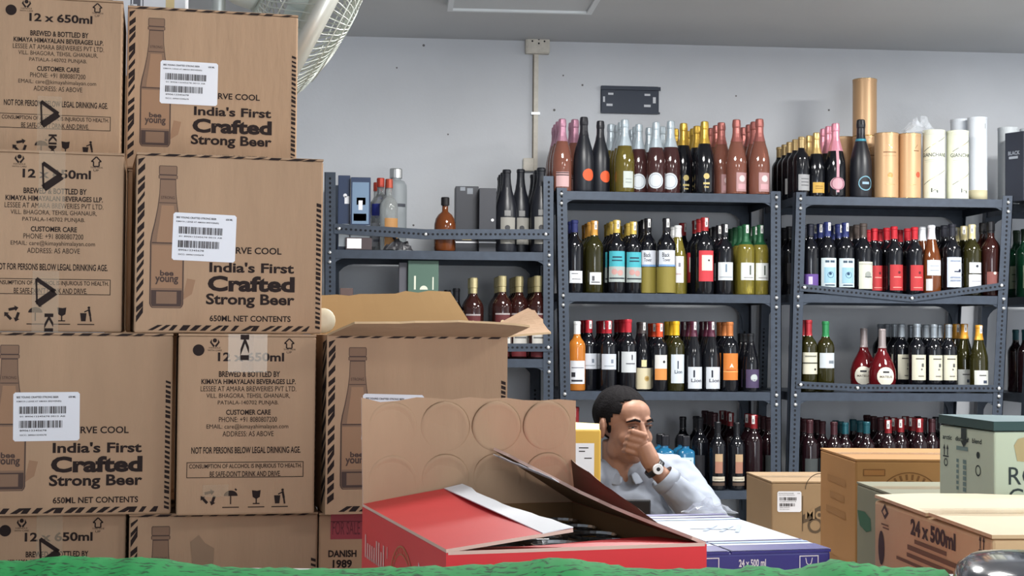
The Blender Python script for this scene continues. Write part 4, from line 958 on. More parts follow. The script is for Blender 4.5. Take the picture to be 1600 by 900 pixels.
# ------------------------------------------------------------------ folded sheets (carton flaps)
def sheet(par, name, a, b, c, d_, mats, n=12, th=.0035, warp=.004, seed=1, edge=True, wav=.003):
    """quad a-b (hinge) to d_-c (free edge); top side mats[0], under side mats[1], cut edge mats[2]"""
    rd = random.Random(seed); a, b, c, d_ = map(Vector, (a, b, c, d_)); nu = n; nv = 6
    nr = (b-a).cross(d_-a).normalized(); ph = rd.uniform(0, 6)
    top = []; bot = []
    for j in range(nv+1):
        for i in range(nu+1):
            u, v = i/nu, j/nv; p = a.lerp(b, u).lerp(d_.lerp(c, u), v)
            p = p + nr*warp*v*math.sin(u*5+ph) + ((d_-a).normalized())*wav*rd.uniform(-1, 1)*(1 if j == nv else 0)
            top.append(p+nr*th/2); bot.append(p-nr*th/2)
    N = len(top); f = []; mi = []
    W1 = nu+1
    for j in range(nv):
        for i in range(nu):
            q = (j*W1+i, j*W1+i+1, (j+1)*W1+i+1, (j+1)*W1+i); f.append(q); mi.append(0)
            f.append(tuple(N+k for k in reversed(q))); mi.append(1)
    loop = list(range(0, nu+1))+[j*W1+nu for j in range(1, nv+1)]+[nv*W1+i for i in range(nu-1, -1, -1)]+[j*W1 for j in range(nv-1, 0, -1)]
    for i in range(len(loop)):
        p, q = loop[i], loop[(i+1) % len(loop)]; f.append((p, N+p, N+q, q)); mi.append(2)
    return mesh(name, top+bot, f, list(mats), par, False, mi)
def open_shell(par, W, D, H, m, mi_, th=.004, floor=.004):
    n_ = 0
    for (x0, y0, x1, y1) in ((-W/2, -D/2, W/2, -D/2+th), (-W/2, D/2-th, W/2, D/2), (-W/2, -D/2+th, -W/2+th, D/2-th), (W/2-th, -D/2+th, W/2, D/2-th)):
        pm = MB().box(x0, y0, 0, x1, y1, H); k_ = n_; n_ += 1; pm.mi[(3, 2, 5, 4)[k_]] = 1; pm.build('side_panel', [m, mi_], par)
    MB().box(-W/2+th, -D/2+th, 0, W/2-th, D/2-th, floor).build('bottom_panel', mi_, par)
# open beer carton
tO = beer_A(653, 2.59, 4, 14.5, 'open bottle-picture beer carton with its flaps up, behind the red carton', seed=15, lab=True, shell=False)
open_shell(tO, BW, BD, BH-.001, M_kraft, M_kraft_in)
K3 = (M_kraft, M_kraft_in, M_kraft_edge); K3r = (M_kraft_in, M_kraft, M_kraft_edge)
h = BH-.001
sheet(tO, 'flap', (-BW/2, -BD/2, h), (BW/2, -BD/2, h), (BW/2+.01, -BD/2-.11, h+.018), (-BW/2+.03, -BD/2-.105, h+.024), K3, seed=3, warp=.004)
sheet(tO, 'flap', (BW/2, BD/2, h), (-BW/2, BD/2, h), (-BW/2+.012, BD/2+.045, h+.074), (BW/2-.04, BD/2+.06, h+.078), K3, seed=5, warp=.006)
sheet(tO, 'flap', (BW/2, -BD/2, h), (BW/2, BD/2, h), (BW/2+.10, BD/2+.02, h+.055), (BW/2+.085, -BD/2+.03, h+.012), (mat('lit_kraft_lining', (226, 214, 184), .8), M_kraft, M_kraft_edge), seed=7, warp=.006)  # paler than the other flaps: the light on it is put into the colour
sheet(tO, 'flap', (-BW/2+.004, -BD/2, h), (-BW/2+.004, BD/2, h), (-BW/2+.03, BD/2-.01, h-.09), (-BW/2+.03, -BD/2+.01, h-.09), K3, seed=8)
fl = tO.children
# white reel on the left neighbour
p = PZ(506, 2.66, 1.495)
tr_ = thing('tape_reel', 'small white plastic reel lying beside the open carton flap', 'reel', (p.x-.002, p.y, p.z+.001), 0)
m = MB(); m.lathe([(.008, 0), (.021, 0), (.022, .004), (.021, .008), (.008, .008)], 18); m.xf(Matrix.Translation((0, 0, .022)) @ Matrix.Rotation(R(90), 4, 'X')); m.build('reel', mat('ivory_plastic', (226, 216, 190), .4), tr_, True)

# 'DANISH' carton under the open carton
W, D, H = .30, .24, BH-.002
z0 = 3*BH; f = PZ(497, 2.58, 1.05); rz = R(8)+YAW
c = Vector((f.x, f.y, z0))+Matrix.Rotation(rz, 3, 'Z') @ Vector((W/2, D/2, 0))
t = thing('beer_carton', 'brown carton with dark red sticker under the open carton', 'carton', c, rz)
carton_shell(t, W, D, H, mat('grey_kraft', (172, 138, 108), .85, noise=.06, nscale=5))
X = lambda px: (px-497)/F*2.58; Z = lambda py: H-(py-812)/F*2.58
d = Decal(); d.rect(X(515), Z(853), X(573), Z(813)); st = d.build('sticker', mat('dark_red_sticker', (150, 52, 62), .4), t, face_front(W, D))
d = Decal(); d.text('FOR SALE IN', X(518), Z(846), X(574), Z(825), 0, .0); d.rect(X(515), Z(826), X(573), Z(824.5)); d.build('sticker_print', mat('maroon_ink', (104, 30, 40), .5), st, face_front(W, D), .0009)
d = Decal(); d.text('DANISH', X(512), Z(881), X(556), Z(870), 0, .035); d.text('1989', X(519), Z(898), X(549), Z(885), 0, .035); d.line((X(566), Z(892)), (X(576), Z(878)), .0018)
d.build('text_print', M_ink, t, face_front(W, D))

# white carton with grey letter strip behind the stack, on its own column of cartons
W, D = .085, .2; pz = PZ(224, 3.62, 2.2); rz = R(10)+YAW
cz = 0
for i in range(5):
    hh = .42
    t = thing('stock_carton', 'plain brown stock carton in the column behind the beer cartons', 'carton', (pz.x, pz.y+.12, cz), rz, 'plain stock cartons in the rear column')
    carton_shell(t, .18, .2, hh-.001, M_kraft); cz += hh
H = .3; t = thing('stock_carton', 'white carton with dark grey letters on top of the rear carton column', 'carton', (pz.x, pz.y+.12, cz), rz)
Wd = .17; rbox('carton_body', Wd, .18, H, M_white, t, .003)
X = lambda px: Wd/2+(px-226)/F*3.7
d = Decal(); d.rect(X(198), 0, X(213), H, 0); d.rect(X(216), 0, X(217.5), H, 0); d.rect(X(251), 0, X(264), H, 1)
for zz in (.1, .16, .22): d.rect(X(199), zz, X(208), zz+.012, 2, 1)
d.text('FIT', X(200), .02, X(212), .3, 2, .02, 1, 90)
d.build('print', [mat('dark_grey_strip', (98, 98, 106), .5), mat('pale_yellow_strip', (226, 202, 150), .5), M_white], t, face_front(Wd, .18))

# ------------------------------------------------------------------ counter with raised ledge
M_lam = mat('white_laminate', (226, 228, 226), .35)
CT = 1.05
def slabpoly(par, name, pts, z0, z1, m):
    lo = [CF(u, d_, z0) for u, d_ in pts]; hi = [CF(u, d_, z1) for u, d_ in pts]
    return MB().hexa(lo, hi).build(name, m, par)
t = thing('shop_counter', 'white shop counter with raised front ledge carrying the open cartons', 'counter')
slabpoly(t, 'counter_top', [(-1.0, 1.35), (1.25, 1.35), (1.25, 2.05), (.455, 2.05), (.455, 2.37), (-1.0, 2.37)], CT-.03, CT, M_lam)
slabpoly(t, 'front_panel', [(-1.0, 1.33), (1.25, 1.33), (1.25, 1.35), (-1.0, 1.35)], 0, 1.264, M_lam)
slabpoly(t, 'ledge', [(-1.0, 1.1), (1.25, 1.1), (1.25, 1.353), (-1.0, 1.353)], 1.264, 1.292, M_lam)
for u in (-.98, 1.21): slabpoly(t, 'side_panel', [(u, 1.37), (u+.03, 1.37), (u+.03, 2.03), (u, 2.03)], 0, CT-.03, M_lam)
slabpoly(t, 'side_panel', [(.41, 2.3), (.44, 2.3), (.44, 2.36), (.41, 2.36)], 0, CT-.03, M_lam); slabpoly(t, 'side_panel', [(-.98, 2.3), (-.95, 2.3), (-.95, 2.36), (-.98, 2.36)], 0, CT-.03, M_lam)

# green shade net bunched over the ledge
NET = [(-60, 880), (0, 876), (45, 878), (70, 872), (110, 868), (150, 869), (180, 874), (215, 870), (255, 874), (290, 883), (340, 887), (420, 890), (520, 891), (600, 888), (690, 886), (760, 884), (810, 880), (850, 873), (885, 869), (915, 876), (960, 883), (1000, 888), (1060, 890), (1110, 890), (1160, 888), (1190, 884), (1215, 889), (1250, 890), (1280, 881), (1305, 873), (1335, 876), (1380, 885), (1430, 888), (1500, 889), (1560, 891), (1640, 891)]
def net_y(px):
    for (a, b), (c, e) in zip(NET[:-1], NET[1:]):
        if a <= px <= c: return b+(e-b)*(px-a)/(c-a)
    return 889
M_net = bpy.data.materials.new('green_shade_net'); M_net.use_nodes = True; MATS['net'] = M_net
nt = M_net.node_tree; b = nt.nodes['Principled BSDF']; b.inputs['Roughness'].default_value = .8
tc = nt.nodes.new('ShaderNodeTexCoord'); vo = nt.nodes.new('ShaderNodeTexNoise'); vo.inputs['Scale'].default_value = 260; vo.inputs['Detail'].default_value = 2
mp = nt.nodes.new('ShaderNodeMapping'); mp.inputs['Scale'].default_value = (.35, 1, 1); nt.links.new(tc.outputs['Object'], mp.inputs[0]); nt.links.new(mp.outputs[0], vo.inputs['Vector'])
cr = nt.nodes.new('ShaderNodeValToRGB'); cr.color_ramp.elements[0].position = .36; cr.color_ramp.elements[0].color = lin((6, 78, 36)); cr.color_ramp.elements[1].position = .46; cr.color_ramp.elements[1].color = lin((18, 150, 72))
nt.links.new(vo.outputs['Fac'], cr.inputs[0]); nt.links.new(cr.outputs[0], b.inputs['Base Color'])
rd = random.Random(5); v = []; f = []
prof = [(1.075, -.20), (1.082, -.10), (1.088, -.03), (1.10, -.004), (1.13, .002), (1.17, .005), (1.20, .010), (1.225, .016), (1.25, .0), (1.275, .0), (1.30, .0)]
pxs = [i*12 for i in range(-5, 124)]
ZL = 1.2935
for px in pxs:
    zr = PZ(px, 1.255, 0); zr = P(px, net_y(px), 1.255).z
    for k, (dd, off) in enumerate(prof):
        u = (px-800)/F*1.255
        if k <= 3: z = ZL+off+ (.004 if k == 3 else 0)
        else:
            w_ = math.exp(-((dd-1.255)/.045)**2); z = ZL+.002+max(0, zr-ZL-.002)*w_+rd.uniform(0, .002)*(k < 10)
        v.append(CF(u+rd.uniform(-.002, .002), dd+rd.uniform(-.004, .004)*(k > 3), z))
n = len(prof)
for i in range(len(pxs)-1):
    for k in range(n-1): f.append((i*n+k, (i+1)*n+k, (i+1)*n+k+1, i*n+k+1))
net = mesh('green_net', v, f, M_net, None, True); tag(net, 'green shade net draped in folds over the counter ledge', 'net')

# dark rounded device on the ledge
p = CF(.405, 1.19, 1.2925)
t = thing('card_reader', 'dark grey glossy rounded plastic device lying on the green-netted ledge', 'device', p, R(-12)+YAW)
M_dev = mat('dark_glossy_plastic', (58, 62, 74), .16, spec=.7, coat=.4)
m = MB(); m.lathe([(.05, .004), (.058, .008), (.060, .018), (.057, .027), (.048, .034), (.03, .0375), (.01, .0385), (.001, .0386)], 40, 0, 1.0, 1.5, 2.6); o = m.build('housing', M_dev, t, True)
m = MB(); m.lathe([(.05, 0.0012), (.059, .002), (.0595, .006), (.05, .0065)], 40, 0, 1.0, 1.5, 2.6); m.build('base', mat('black_rubber', (26, 26, 30), .6), t)
m = MB(); m.tube([(.045*math.cos(a*.2), .075*math.sin(a*.2), .0305) for a in range(32)], .0008, 5); m.build('seam', mat('black_rubber', (26, 26, 30), .6), t)

# ------------------------------------------------------------------ red carton
M_red = mat('red_carton_print', (222, 54, 60), .42, noise=.05, nscale=6, spec=.4)
M_din = mat('dark_kraft_inside', (128, 96, 62), .85, noise=.1, nscale=6)
W, D, H = .27, .40, .239
rz = R(17)+YAW; nl = CF(-.0605, 1.47, CT)
c = nl + Matrix.Rotation(rz, 3, 'Z') @ Vector((W/2, D/2, 0))
t = thing('can_carton', 'open red carton of cans with its embossed back flap standing up', 'carton', (c.x, c.y, CT+.0005), rz)
open_shell(t, W, D, H, M_red, M_din)
MB().box(-W/2+.004, -D/2+.004, .047, W/2-.004, D/2-.004, .052).build('inner_tray', M_din, t)
R3 = (M_red, M_din, mat('pinkish_cut_edge', (222, 190, 176), .9)); R3r = (M_din, M_red, R3[2])
h = H
# back flap, upright, inner side to the camera
bf = sheet(t, 'back_flap', (-W/2, D/2-.002, h), (W/2, D/2-.002, h), (W/2+.002, D/2+.006, h+.128), (-W/2-.002, D/2+.006, h+.128), (M_kraft, M_red, R3[2]), seed=4, warp=.002)
mrg = []
for r_ in range(2):
    for c_ in range(4):
        m = MB(); m.lathe([(.001, .0002), (.02, .0004), (.026, .0014), (.0285, .0022), (.0305, .0012), (.032, -.0004)], 32)
        cx_, cz_ = -W/2+.036+c_*.066, h+.094-r_*.064
        m.xf(Matrix.Translation((cx_, D/2-.0005+.006*(cz_-h)/.128-.0012, cz_)) @ Matrix.Rotation(R(90), 4, 'X')); m.build('embossed_ring', M_kraft, bf, True)
# left flap, folded over, with white strip on its free edge
lf = sheet(t, 'left_flap', (-W/2, -D/2, h+.002), (-W/2, D/2, h+.002), (-W/2+.122, D/2-.012, h+.022), (-W/2+.128, -D/2+.006, h+.014), (M_din, M_red, R3[2]), seed=6, warp=.003)
sheet(lf, 'white_strip', (-W/2+.098, -D/2+.004, h+.0155), (-W/2+.098, D/2-.012, h+.021), (-W/2+.122, D/2-.012, h+.0250), (-W/2+.128, -D/2+.006, h+.0170), (M_white, M_white, M_white), seed=6, warp=.003, th=.001)
MB().box(-W/2+.004, -.002, h+.006, -W/2+.1, .002, h+.0205, 0, None).build('crease', mat('worn_red_crease', (232, 160, 156), .6), lf) if False else None
# front flap, folded in and sagging
ff = sheet(t, 'front_flap', (-W/2+.002, -D/2, h), (W/2-.002, -D/2, h), (W/2-.006, -D/2+.12, h-.012), (-W/2+.006, -D/2+.12, h-.012), (M_red, M_din, R3[2]), seed=9, warp=.003)
# right flap, torn, raised at the back
rf = sheet(t, 'right_flap', (W/2, -D/2+.002, h), (W/2, D/2-.004, h), (W/2-.112, D/2-.012, h+.066), (W/2-.016, -D/2+.004, h+.006), (M_red, M_din, R3[2]), seed=12, warp=.003)
sheet(t, 'torn_lining', (W/2+.001, -D/2+.12, h), (W/2+.001, D/2-.004, h), (W/2-.004, D/2-.004, h+.05), (W/2+.004, -D/2+.13, h+.004), (mat('shaded_brown_lining', (84, 78, 62), .9),)*2+(R3[2],), seed=14, warp=.002)  # lining colour darkened to carry the shade inside the flap
sheet(rf, 'white_strip', (W/2-.075, D/2-.16, h+.0405), (W/2-.102, D/2-.014, h+.0565), (W/2-.112, D/2-.014, h+.0625), (W/2-.085, D/2-.16, h+.0465), (M_white, M_white, M_white), seed=12, warp=.0, th=.001)
# print on the left side: pale lettering, golden ring, white corner
d = Decal(); rd = random.Random(4); x = .02
for hh in (.03, .02, .02, .02, .02, .03, .03, .02, .03): d.rect(x, .182, x+.0065, .182+hh*.9); d.rect(x-.001, .182, x+.0085, .185); x += .0125
d.text('l', x+.008, .197, x+.011, .21)
d.build('text_print', mat('pale_pink_print', (226, 170, 164), .5), t, face_left(W, D))
d = Decal()
for r0, r1 in ((.062, .064), (.054, .0555), (.04, .0415)): d.ring(.215, .157, r0, r1, 0, 0, 40)
for i in range(36):
    a = i*10; d.line((.215+.055*math.cos(R(a)), .157+.055*math.sin(R(a))), (.215+.062*math.cos(R(a+4)), .157+.062*math.sin(R(a+4))), .0016)
d.ring(.215, .167, .012, .014, 0, 0, 20); d.rect(.207, .127, .223, .15)
d.build('emblem_print', mat('gold_print', (186, 110, 66), .45), t, face_left(W, D))
d = Decal(); d.poly([(.29, .1), (.29, .215), (.325, .185), (.36, .13)]); d.build('white_print', M_white, t, face_left(W, D))
# cans in the red carton
M_can = mat('can_aluminium', (176, 178, 180), .25, metal=.95); M_canl = mat('can_dark_print', (60, 44, 30), .4, metal=.3); M_tab = mat('gold_ring_tab', (206, 166, 90), .3, metal=.9)
first = None
Mx = t.matrix_basis.copy(); loc = Matrix.Translation((c.x, c.y, CT+.0005)) @ Matrix.Rotation(rz, 4, 'Z')
for j in range(6):
    for i in range(4):
        if first is None:
            k = thing('beer_can', 'beer can with shiny lid standing in the red carton', 'can', (0, 0, 0), 0, 'cans in the red carton')
            m = MB(); m.lathe([(.024, 0), (.0305, .008), (.031, .012), (.031, .150), (.029, .16), (.0275, .165)], 20); m.build('can_body', M_canl, k, True)
            m = MB(); m.lathe([(.0278, .165), (.0282, .168), (.0272, .1685), (.026, .1655), (.024, .164), (.001, .164)], 24); m.build('lid', M_can, k)
            m = MB(); m.ell((0, .008, .1655), (.008, .012, .0012), 10, 6); m.build('ring_tab', M_tab, k, True)
            first = k; o = k
        else: o = copy_tree(first)
        q = loc @ Vector((-W/2+.0365+i*.0656, -D/2+.037+j*.0652, .0525))
        o.location = q; o.rotation_euler = (0, 0, random.uniform(0, 6))

# ------------------------------------------------------------------ blue carton
M_blue = mat('blue_carton_print', (66, 66, 142), .4, noise=.05, nscale=8)
W, D, H = .27, .385, .181
rz = R(13)+YAW; nr_ = CF(.407, 1.955, CT)
c = nr_ + Matrix.Rotation(rz, 3, 'Z') @ Vector((-W/2, D/2, 0))
t = thing('can_carton', 'blue and white carton of cans behind the open red carton', 'carton', (c.x, c.y, CT+.0005), rz)
rbox('carton_body', W, D, H-.004, M_blue, t, .004)
for s in (-1, 1):
    x0_, x1_ = (-W/2, -.0015) if s < 0 else (.0015, W/2)
    y0, y1 = -D/2, D/2
    sheet(t, 'top_flap', (x0_, y0, H-.0035), (x1_, y0, H-.0035), (x1_, y1, H-.0035), (x0_, y1, H-.0035), (mat('off_white_print', (206, 213, 224), .5), M_blue, M_blue), th=.0035, warp=.0, wav=.0015, seed=3+s)
for s in (-1, 1):
    d = Decal(); a, b_ = (0, W/2-.002) if s < 0 else (W/2+.002, W)
    for y0, y1, k in ((0, .05, 0), (.068, .078, 1), (.088, .094, 0), (D-.05, D-.042, 0), (D-.075, D-.064, 1), (D-.022, D, 0)):
        d = Decal(); d.rect(a, y0, b_, y1, 0, 0, 6); d.build('stripe_print', [M_blue, mat('light_blue_print', (150, 182, 226), .4)][k], t, face_top(W, D, H-.0017), .0006)
d = Decal()
for a, b_, w_ in (((.05, .2), (.12, .19), .006), ((.06, .19), (.075, .26), .006), ((.075, .26), (.095, .2), .005), ((.095, .2), (.105, .25), .005), ((.105, .25), (.12, .21), .005), ((.04, .17), (.12, .165), .004)): d.line(a, b_, w_)
d.build('brush_print', mat('ink_blue_print', (40, 52, 96), .5), t, face_top(W, D, H-.0017), .0008)
d = Decal()
for a, b_ in (((.17, .19), (.21, .25)), ((.19, .18), (.23, .24)), ((.21, .17), (.245, .25)), ((.16, .22), (.22, .2))): d.line(a, b_, .006)
d.build('brush_print', mat('faint_blue_print', (176, 196, 226), .5), t, face_top(W, D, H-.0017), .0008)
d = Decal()
d.text('24 x 500 ml', W-.124, H-.0215, W-.088, H-.012, 0, .03)
d.build('text_print', M_white, t, face_front(W, D)); d = Decal()
d.frame(W-.043, H-.055, W-.017, H-.009, .0013); 
cg = W-.030; zg = H-.012
for s_ in (-1, 1): d.line((cg+s_*.0045, zg), (cg+s_*.003, zg-.007), .0011); d.line((cg+s_*.003, zg-.007), (cg, zg-.009), .0011)
d.rect(cg-.0006, zg-.015, cg+.0006, zg-.009); d.rect(cg-.004, zg-.0162, cg+.004, zg-.015); d.rect(cg-.006, zg-.022, cg+.006, zg-.0205)
d.build('glass_icon_print', M_white, t, face_front(W, D)); d = Decal()
d.frame(.05, H-.055, .12, H-.009, .0013)
d.build('frame_print', M_white, t, face_front(W, D))
p = PZ(1108, 2.3, CT+H+.001)
crumple('plastic_wrap', 'crumpled clear plastic wrap lying on the back of the blue carton', (p.x, p.y, p.z+.001), .038, .016, .02, 21, M_plastic, rz=YAW+R(13))

# ------------------------------------------------------------------ cream carton with '24 x 500ml'
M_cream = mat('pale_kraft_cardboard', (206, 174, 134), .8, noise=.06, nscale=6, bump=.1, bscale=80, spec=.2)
M_cream_top = mat('pale_kraft_top', (232, 216, 186), .8, noise=.05, nscale=6)  # top flaps paler than the carton's sides
W, D, H = .28, .385, .242
rz = R(5)+YAW; nl = CF(.508, 1.625, CT)
c = nl + Matrix.Rotation(rz, 3, 'Z') @ Vector((W/2, D/2, 0))
t = thing('can_carton', 'worn pale brown carton reading 24 x 500ml at the counter end', 'carton', (c.x, c.y, CT+.0005), rz)
rbox('carton_body', W, D, H-.006, M_cream, t, .004)
for s in (-1, 1):
    y0, y1 = (-D/2, -.004) if s < 0 else (.004, D/2)
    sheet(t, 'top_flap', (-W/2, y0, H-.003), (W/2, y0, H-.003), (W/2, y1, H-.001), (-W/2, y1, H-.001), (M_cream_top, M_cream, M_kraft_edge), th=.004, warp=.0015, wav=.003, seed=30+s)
d = Decal(); d.rect(0, D/2-.03, W, D/2+.03); d.build('tape', M_tape, t, face_top(W, D, H+.0012))
dpx = lambda px: D*(1-( (1560-px)/185.0*1.62/(1.62+(2.0-1.62)*(1-(1560-px)/185.0)*0+.38*((1560-px)/185.0)) )) if False else None
X = lambda px: (lambda s: D*(1-s))( (1560-px)*1.62/(.5127*F/1.0 - (px-800)*.38/1.0*1.0 - 0) ) if False else None
def du(px):   # distance along the left side (from its far end) seen at pixel px
    k = (px-800)/F; u0, d0, ang = .508, 1.625, R(5)
    s = (u0-k*d0)/(k*math.cos(ang)+math.sin(ang)); return D-max(0, min(D, s))
d = Decal()
d.text('24 x 500ml', du(1424), H-.033, du(1494), H-.013, 0, .045)
d.rect(du(1430), H-.042, du(1480), H-.037, 1); d.rect(du(1419), H-.052, du(1497), H-.046, 1); d.rect(du(1418), H-.061, du(1490), H-.056, 1); d.rect(du(1402), H-.0695, du(1480), H-.0655, 1)
icon(d, 'arrows', du(1535), H-.013, .017); d.rect(du(1526), H-.029, du(1543), H-.025, 1)
x = du(1384); d.poly([(x-.014, H-.017), (x, H-.026), (x+.014, H-.017), (x, H-.006)]); d.poly([(x-.007, H-.017), (x, H-.021), (x+.007, H-.017), (x, H-.012)], 2, 1); d.rect(x-.014, H-.034, x+.014, H-.032, 1); d.rect(x-.008, H-.038, x+.016, H-.036, 1)
d.disc(du(1378.5), H-.064, .012, 0, 0, 16, .022)
d.build('text_print', [mat('brown_black_ink', (72, 54, 50), .8), mat('brown_ink', (116, 88, 66), .8), M_cream], t, face_left(W, D))
d = Decal(); d.poly([(.0, H-.028), (.05, H-.02), (.05, H-.045), (.012, H-.05)]); d.rect(.02, H-.08, .07, H-.068); d.build('dark_print', mat('brown_black_ink', (72, 54, 50), .8), t, face_front(W, D))

# ------------------------------------------------------------------ table with the other cartons
TB = .95
t = thing('stock_table', 'low white table behind the counter carrying cartons', 'table')
slabpoly(t, 'table_top', [(.5, 2.09), (1.25, 2.09), (1.25, 3.9), (.5, 3.9)], TB-.03, TB, M_lam)
for u, d_ in ((.53, 2.12), (1.2, 2.12), (.53, 3.84), (1.2, 3.84)): slabpoly(t, 'leg', [(u, d_), (u+.04, d_), (u+.04, d_+.04), (u, d_+.04)], 0, TB-.03, M_rack)
def place(nlu, nld, W, D, th):
    rz = R(th)+YAW; q = CF(nlu, nld, TB)+Matrix.Rotation(rz, 3, 'Z') @ Vector((W/2, D/2, 0)); return (q.x, q.y, TB+.0005), rz
# grey-green carton
M_gg = mat('grey_green_card', (132, 132, 112), .8, noise=.07, nscale=6)
W, D, H = .2, .21, .298; l_, r_ = place(.609, 2.45, W, D, 3)
t = thing('wine_carton', 'grey-green carton with dark green emblem beside the orange-brown carton', 'carton', l_, r_)
carton_shell(t, W, D, H, M_gg)
d = Decal(); d.poly([(.006, .25), (.05, .252), (.085, .244), (.088, .225), (.06, .219), (.02, .226)]) ; d.build('emblem_print', mat('dark_green_print', (40, 92, 66), .6), t, face_left(W, D))
# orange-brown carton
M_or = mat('orange_kraft', (172, 126, 74), .8, noise=.07, nscale=4)
W, D, H = .33, .27, .327; l_, r_ = place(.623, 2.78, W, D, 2)
t = thing('wine_carton', 'tall orange-brown carton with an arched emblem', 'carton', l_, r_)
carton_shell(t, W, D, H, M_or)
X = lambda px: (px-1338)/F*2.8
d = Decal(); d.rect(X(1350), H-.03, X(1384), H-.018, 0); d.frame(X(1350), H-.03, X(1384), H-.018, .0012, 1, 1)
d.ring(X(1422), H-.085, .044, .046, 1, 0, 24, 0, 180); d.ring(X(1422), H-.085, .06, .062, 1, 0, 24, 0, 180); d.rect(X(1395), H-.088, X(1450), H-.086, 1)
for i in range(14):
    a = 15+i*11.5; d.line((X(1422)+.048*math.cos(R(a)), H-.085+.048*math.sin(R(a))), (X(1422)+.058*math.cos(R(a)), H-.085+.058*math.sin(R(a))), .004, 1)
d.build('print', [mat('tan_print', (170, 116, 60), .7), mat('brown_print', (126, 84, 40), .7)], t, face_front(W, D))
for zz, a, b_ in ((.27, .06, .2), (.24, .08, .19), (.21, .05, .2), (.12, .08, .2), (.09, .06, .18), (.06, .08, .14)):
    d = Decal(); d.rect(a, zz, b_, zz+.012); d.build('text_line_print', mat('faint_brown_print', (158, 114, 64), .8), t, face_left(W, D))
# green and cream carton
M_pg = mat('pale_green_card', (188, 200, 176), .6); M_dg = mat('dark_green_card', (44, 72, 70), .5)
W, D, H = .26, .165, .431; l_, r_ = place(.675, 2.15, W, D, 11)
t = thing('whisky_carton', 'pale green carton with dark green lid edge and black lettering', 'carton', l_, r_)
rbox('carton_body', W, D, H-.014, M_pg, t, .003)
sheet(t, 'top_flap', (-W/2-.001, -D/2-.001, H-.006), (W/2, -D/2-.001, H-.006), (W/2, D/2, H-.006), (-W/2-.001, D/2, H-.006), (mat('teal_grey_top', (104, 130, 136), .45), M_dg, M_dg), th=.013, warp=.0012, wav=.001, seed=3)
d = Decal(); d.text('arctic   distilled   blend', .012, H-.034, D-.035, H-.027, 0, .02); d.rect(.07, H-.03, .086, H-.014, 0, 1); d.poly([(.07, H-.034), (.095, H-.028), (.078, H-.042)], 0, 1)
icon(d, 'arrows', .022, H-.05, .018); d.ring(.022, H-.068, .004, .006); d.disc(.12, H-.05, .005); d.ring(.12, H-.072, .006, .008)
d.rect(.055, H-.047, .09, H-.041, 1)
for i in range(6): d.rect(.055, H-.065-i*.008, .062, H-.06-i*.008, 1); d.rect(.075, H-.066-i*.008, .085, H-.06-i*.008, 1)
for i in range(3): d.rect(.055, H-.125-i*.005, .092, H-.122-i*.005, 1)
for i in range(5): d.rect(.045+(i % 2)*.006, H-.18-i*.005, .105, H-.178-i*.005, 1)
d.build('text_print', [mat('dark_teal_ink', (36, 50, 50), .6), mat('grey_green_ink', (112, 136, 130), .6)], t, face_left(W, D))
d = Decal(); d.text('ROYAL', .022, H-.088, .135, H-.063, 0, .0); d.text('CHALLENGE', .022, H-.118, .22, H-.093, 0, .0)
d.build('text_print', mat('dark_teal_ink', (36, 50, 50), .6), t, face_front(W, D)); d = Decal()
d.poly([(.035, H-.055), (.03, H-.033), (.036, H-.024), (.052, H-.02), (.058, H-.033), (.048, H-.045), (.046, H-.056)], 1)
d.build('crest_print', [mat('dark_teal_ink', (36, 50, 50), .6), mat('tan_crest_print', (176, 160, 116), .6)], t, face_front(W, D))
# kraft carton with barcode label
W, D, H = .3, .24, .217; l_, r_ = place(.5935, 3.5, W, D, 5)
M_kb = mat('dull_kraft', (152, 126, 94), .85, noise=.06, nscale=5)
t = thing('rum_carton', 'dull brown carton with white barcode label and dark ribbon print', 'carton', l_, r_)
carton_shell(t, W, D, H, M_kb)
X = lambda px: (px-1207)/F*3.52; Z = lambda py: H-(py-748)/F*3.52
barcode_label(t, X(1216), Z(795), X(1254)-X(1216), Z(763)-Z(795), face_front(W, D), 0, 5)
d = Decal(); d.poly([(X(1256), Z(800)), (X(1285), Z(785)), (X(1330), Z(785)), (X(1330), Z(802)), (X(1285), Z(802)), (X(1256), Z(813))]); d.text('Monk', X(1260), Z(806), X(1312), Z(788), 1, .02, 1)
d.ring(X(1285), Z(760), .035, .037, 0, 0, 20, 90, 180); d.line((X(1256), Z(770)), (X(1256), Z(825)), .002); d.ring(X(1276), Z(816), .012, .018, 0, 0, 16)
d.build('ribbon_print', [mat('dark_brown_print', (86, 70, 52), .8), M_kb], t, face_front(W, D))

# ------------------------------------------------------------------ fan
Cc = P(492, 8, 3.5)
def camvec(r_, u_, f_): return CM @ Vector((r_, u_, -f_))
ax = camvec(.86, -.44, .26).normalized()
q = ax.to_track_quat('Z', 'Y').to_matrix().to_4x4()
base = Vector((Cc.x, Cc.y, 0)) - Vector((ax.x, ax.y, 0))*.24
t = thing('pedestal_fan', 'white fan with round wire cage rising behind the beer cartons', 'fan', (base.x, base.y, 0))
off = Matrix.Translation(Cc-base) @ q
M_fan = mat('fan_white_plastic', (226, 234, 228), .4); M_wire = mat('fan_wire', (208, 212, 204), .3, metal=.5)
FR = .285
rim = MB(); rim.lathe([(FR-.006, -.018), (FR+.003, -.02), (FR+.006, 0), (FR+.003, .02), (FR-.006, .018), (FR-.004, 0), (FR-.006, -.018)], 56); rim.xf(off); rim.build('cage_rim', mat('fan_rim', (214, 214, 204), .35, metal=.4), t, True)
wb = MB(); nw = 84
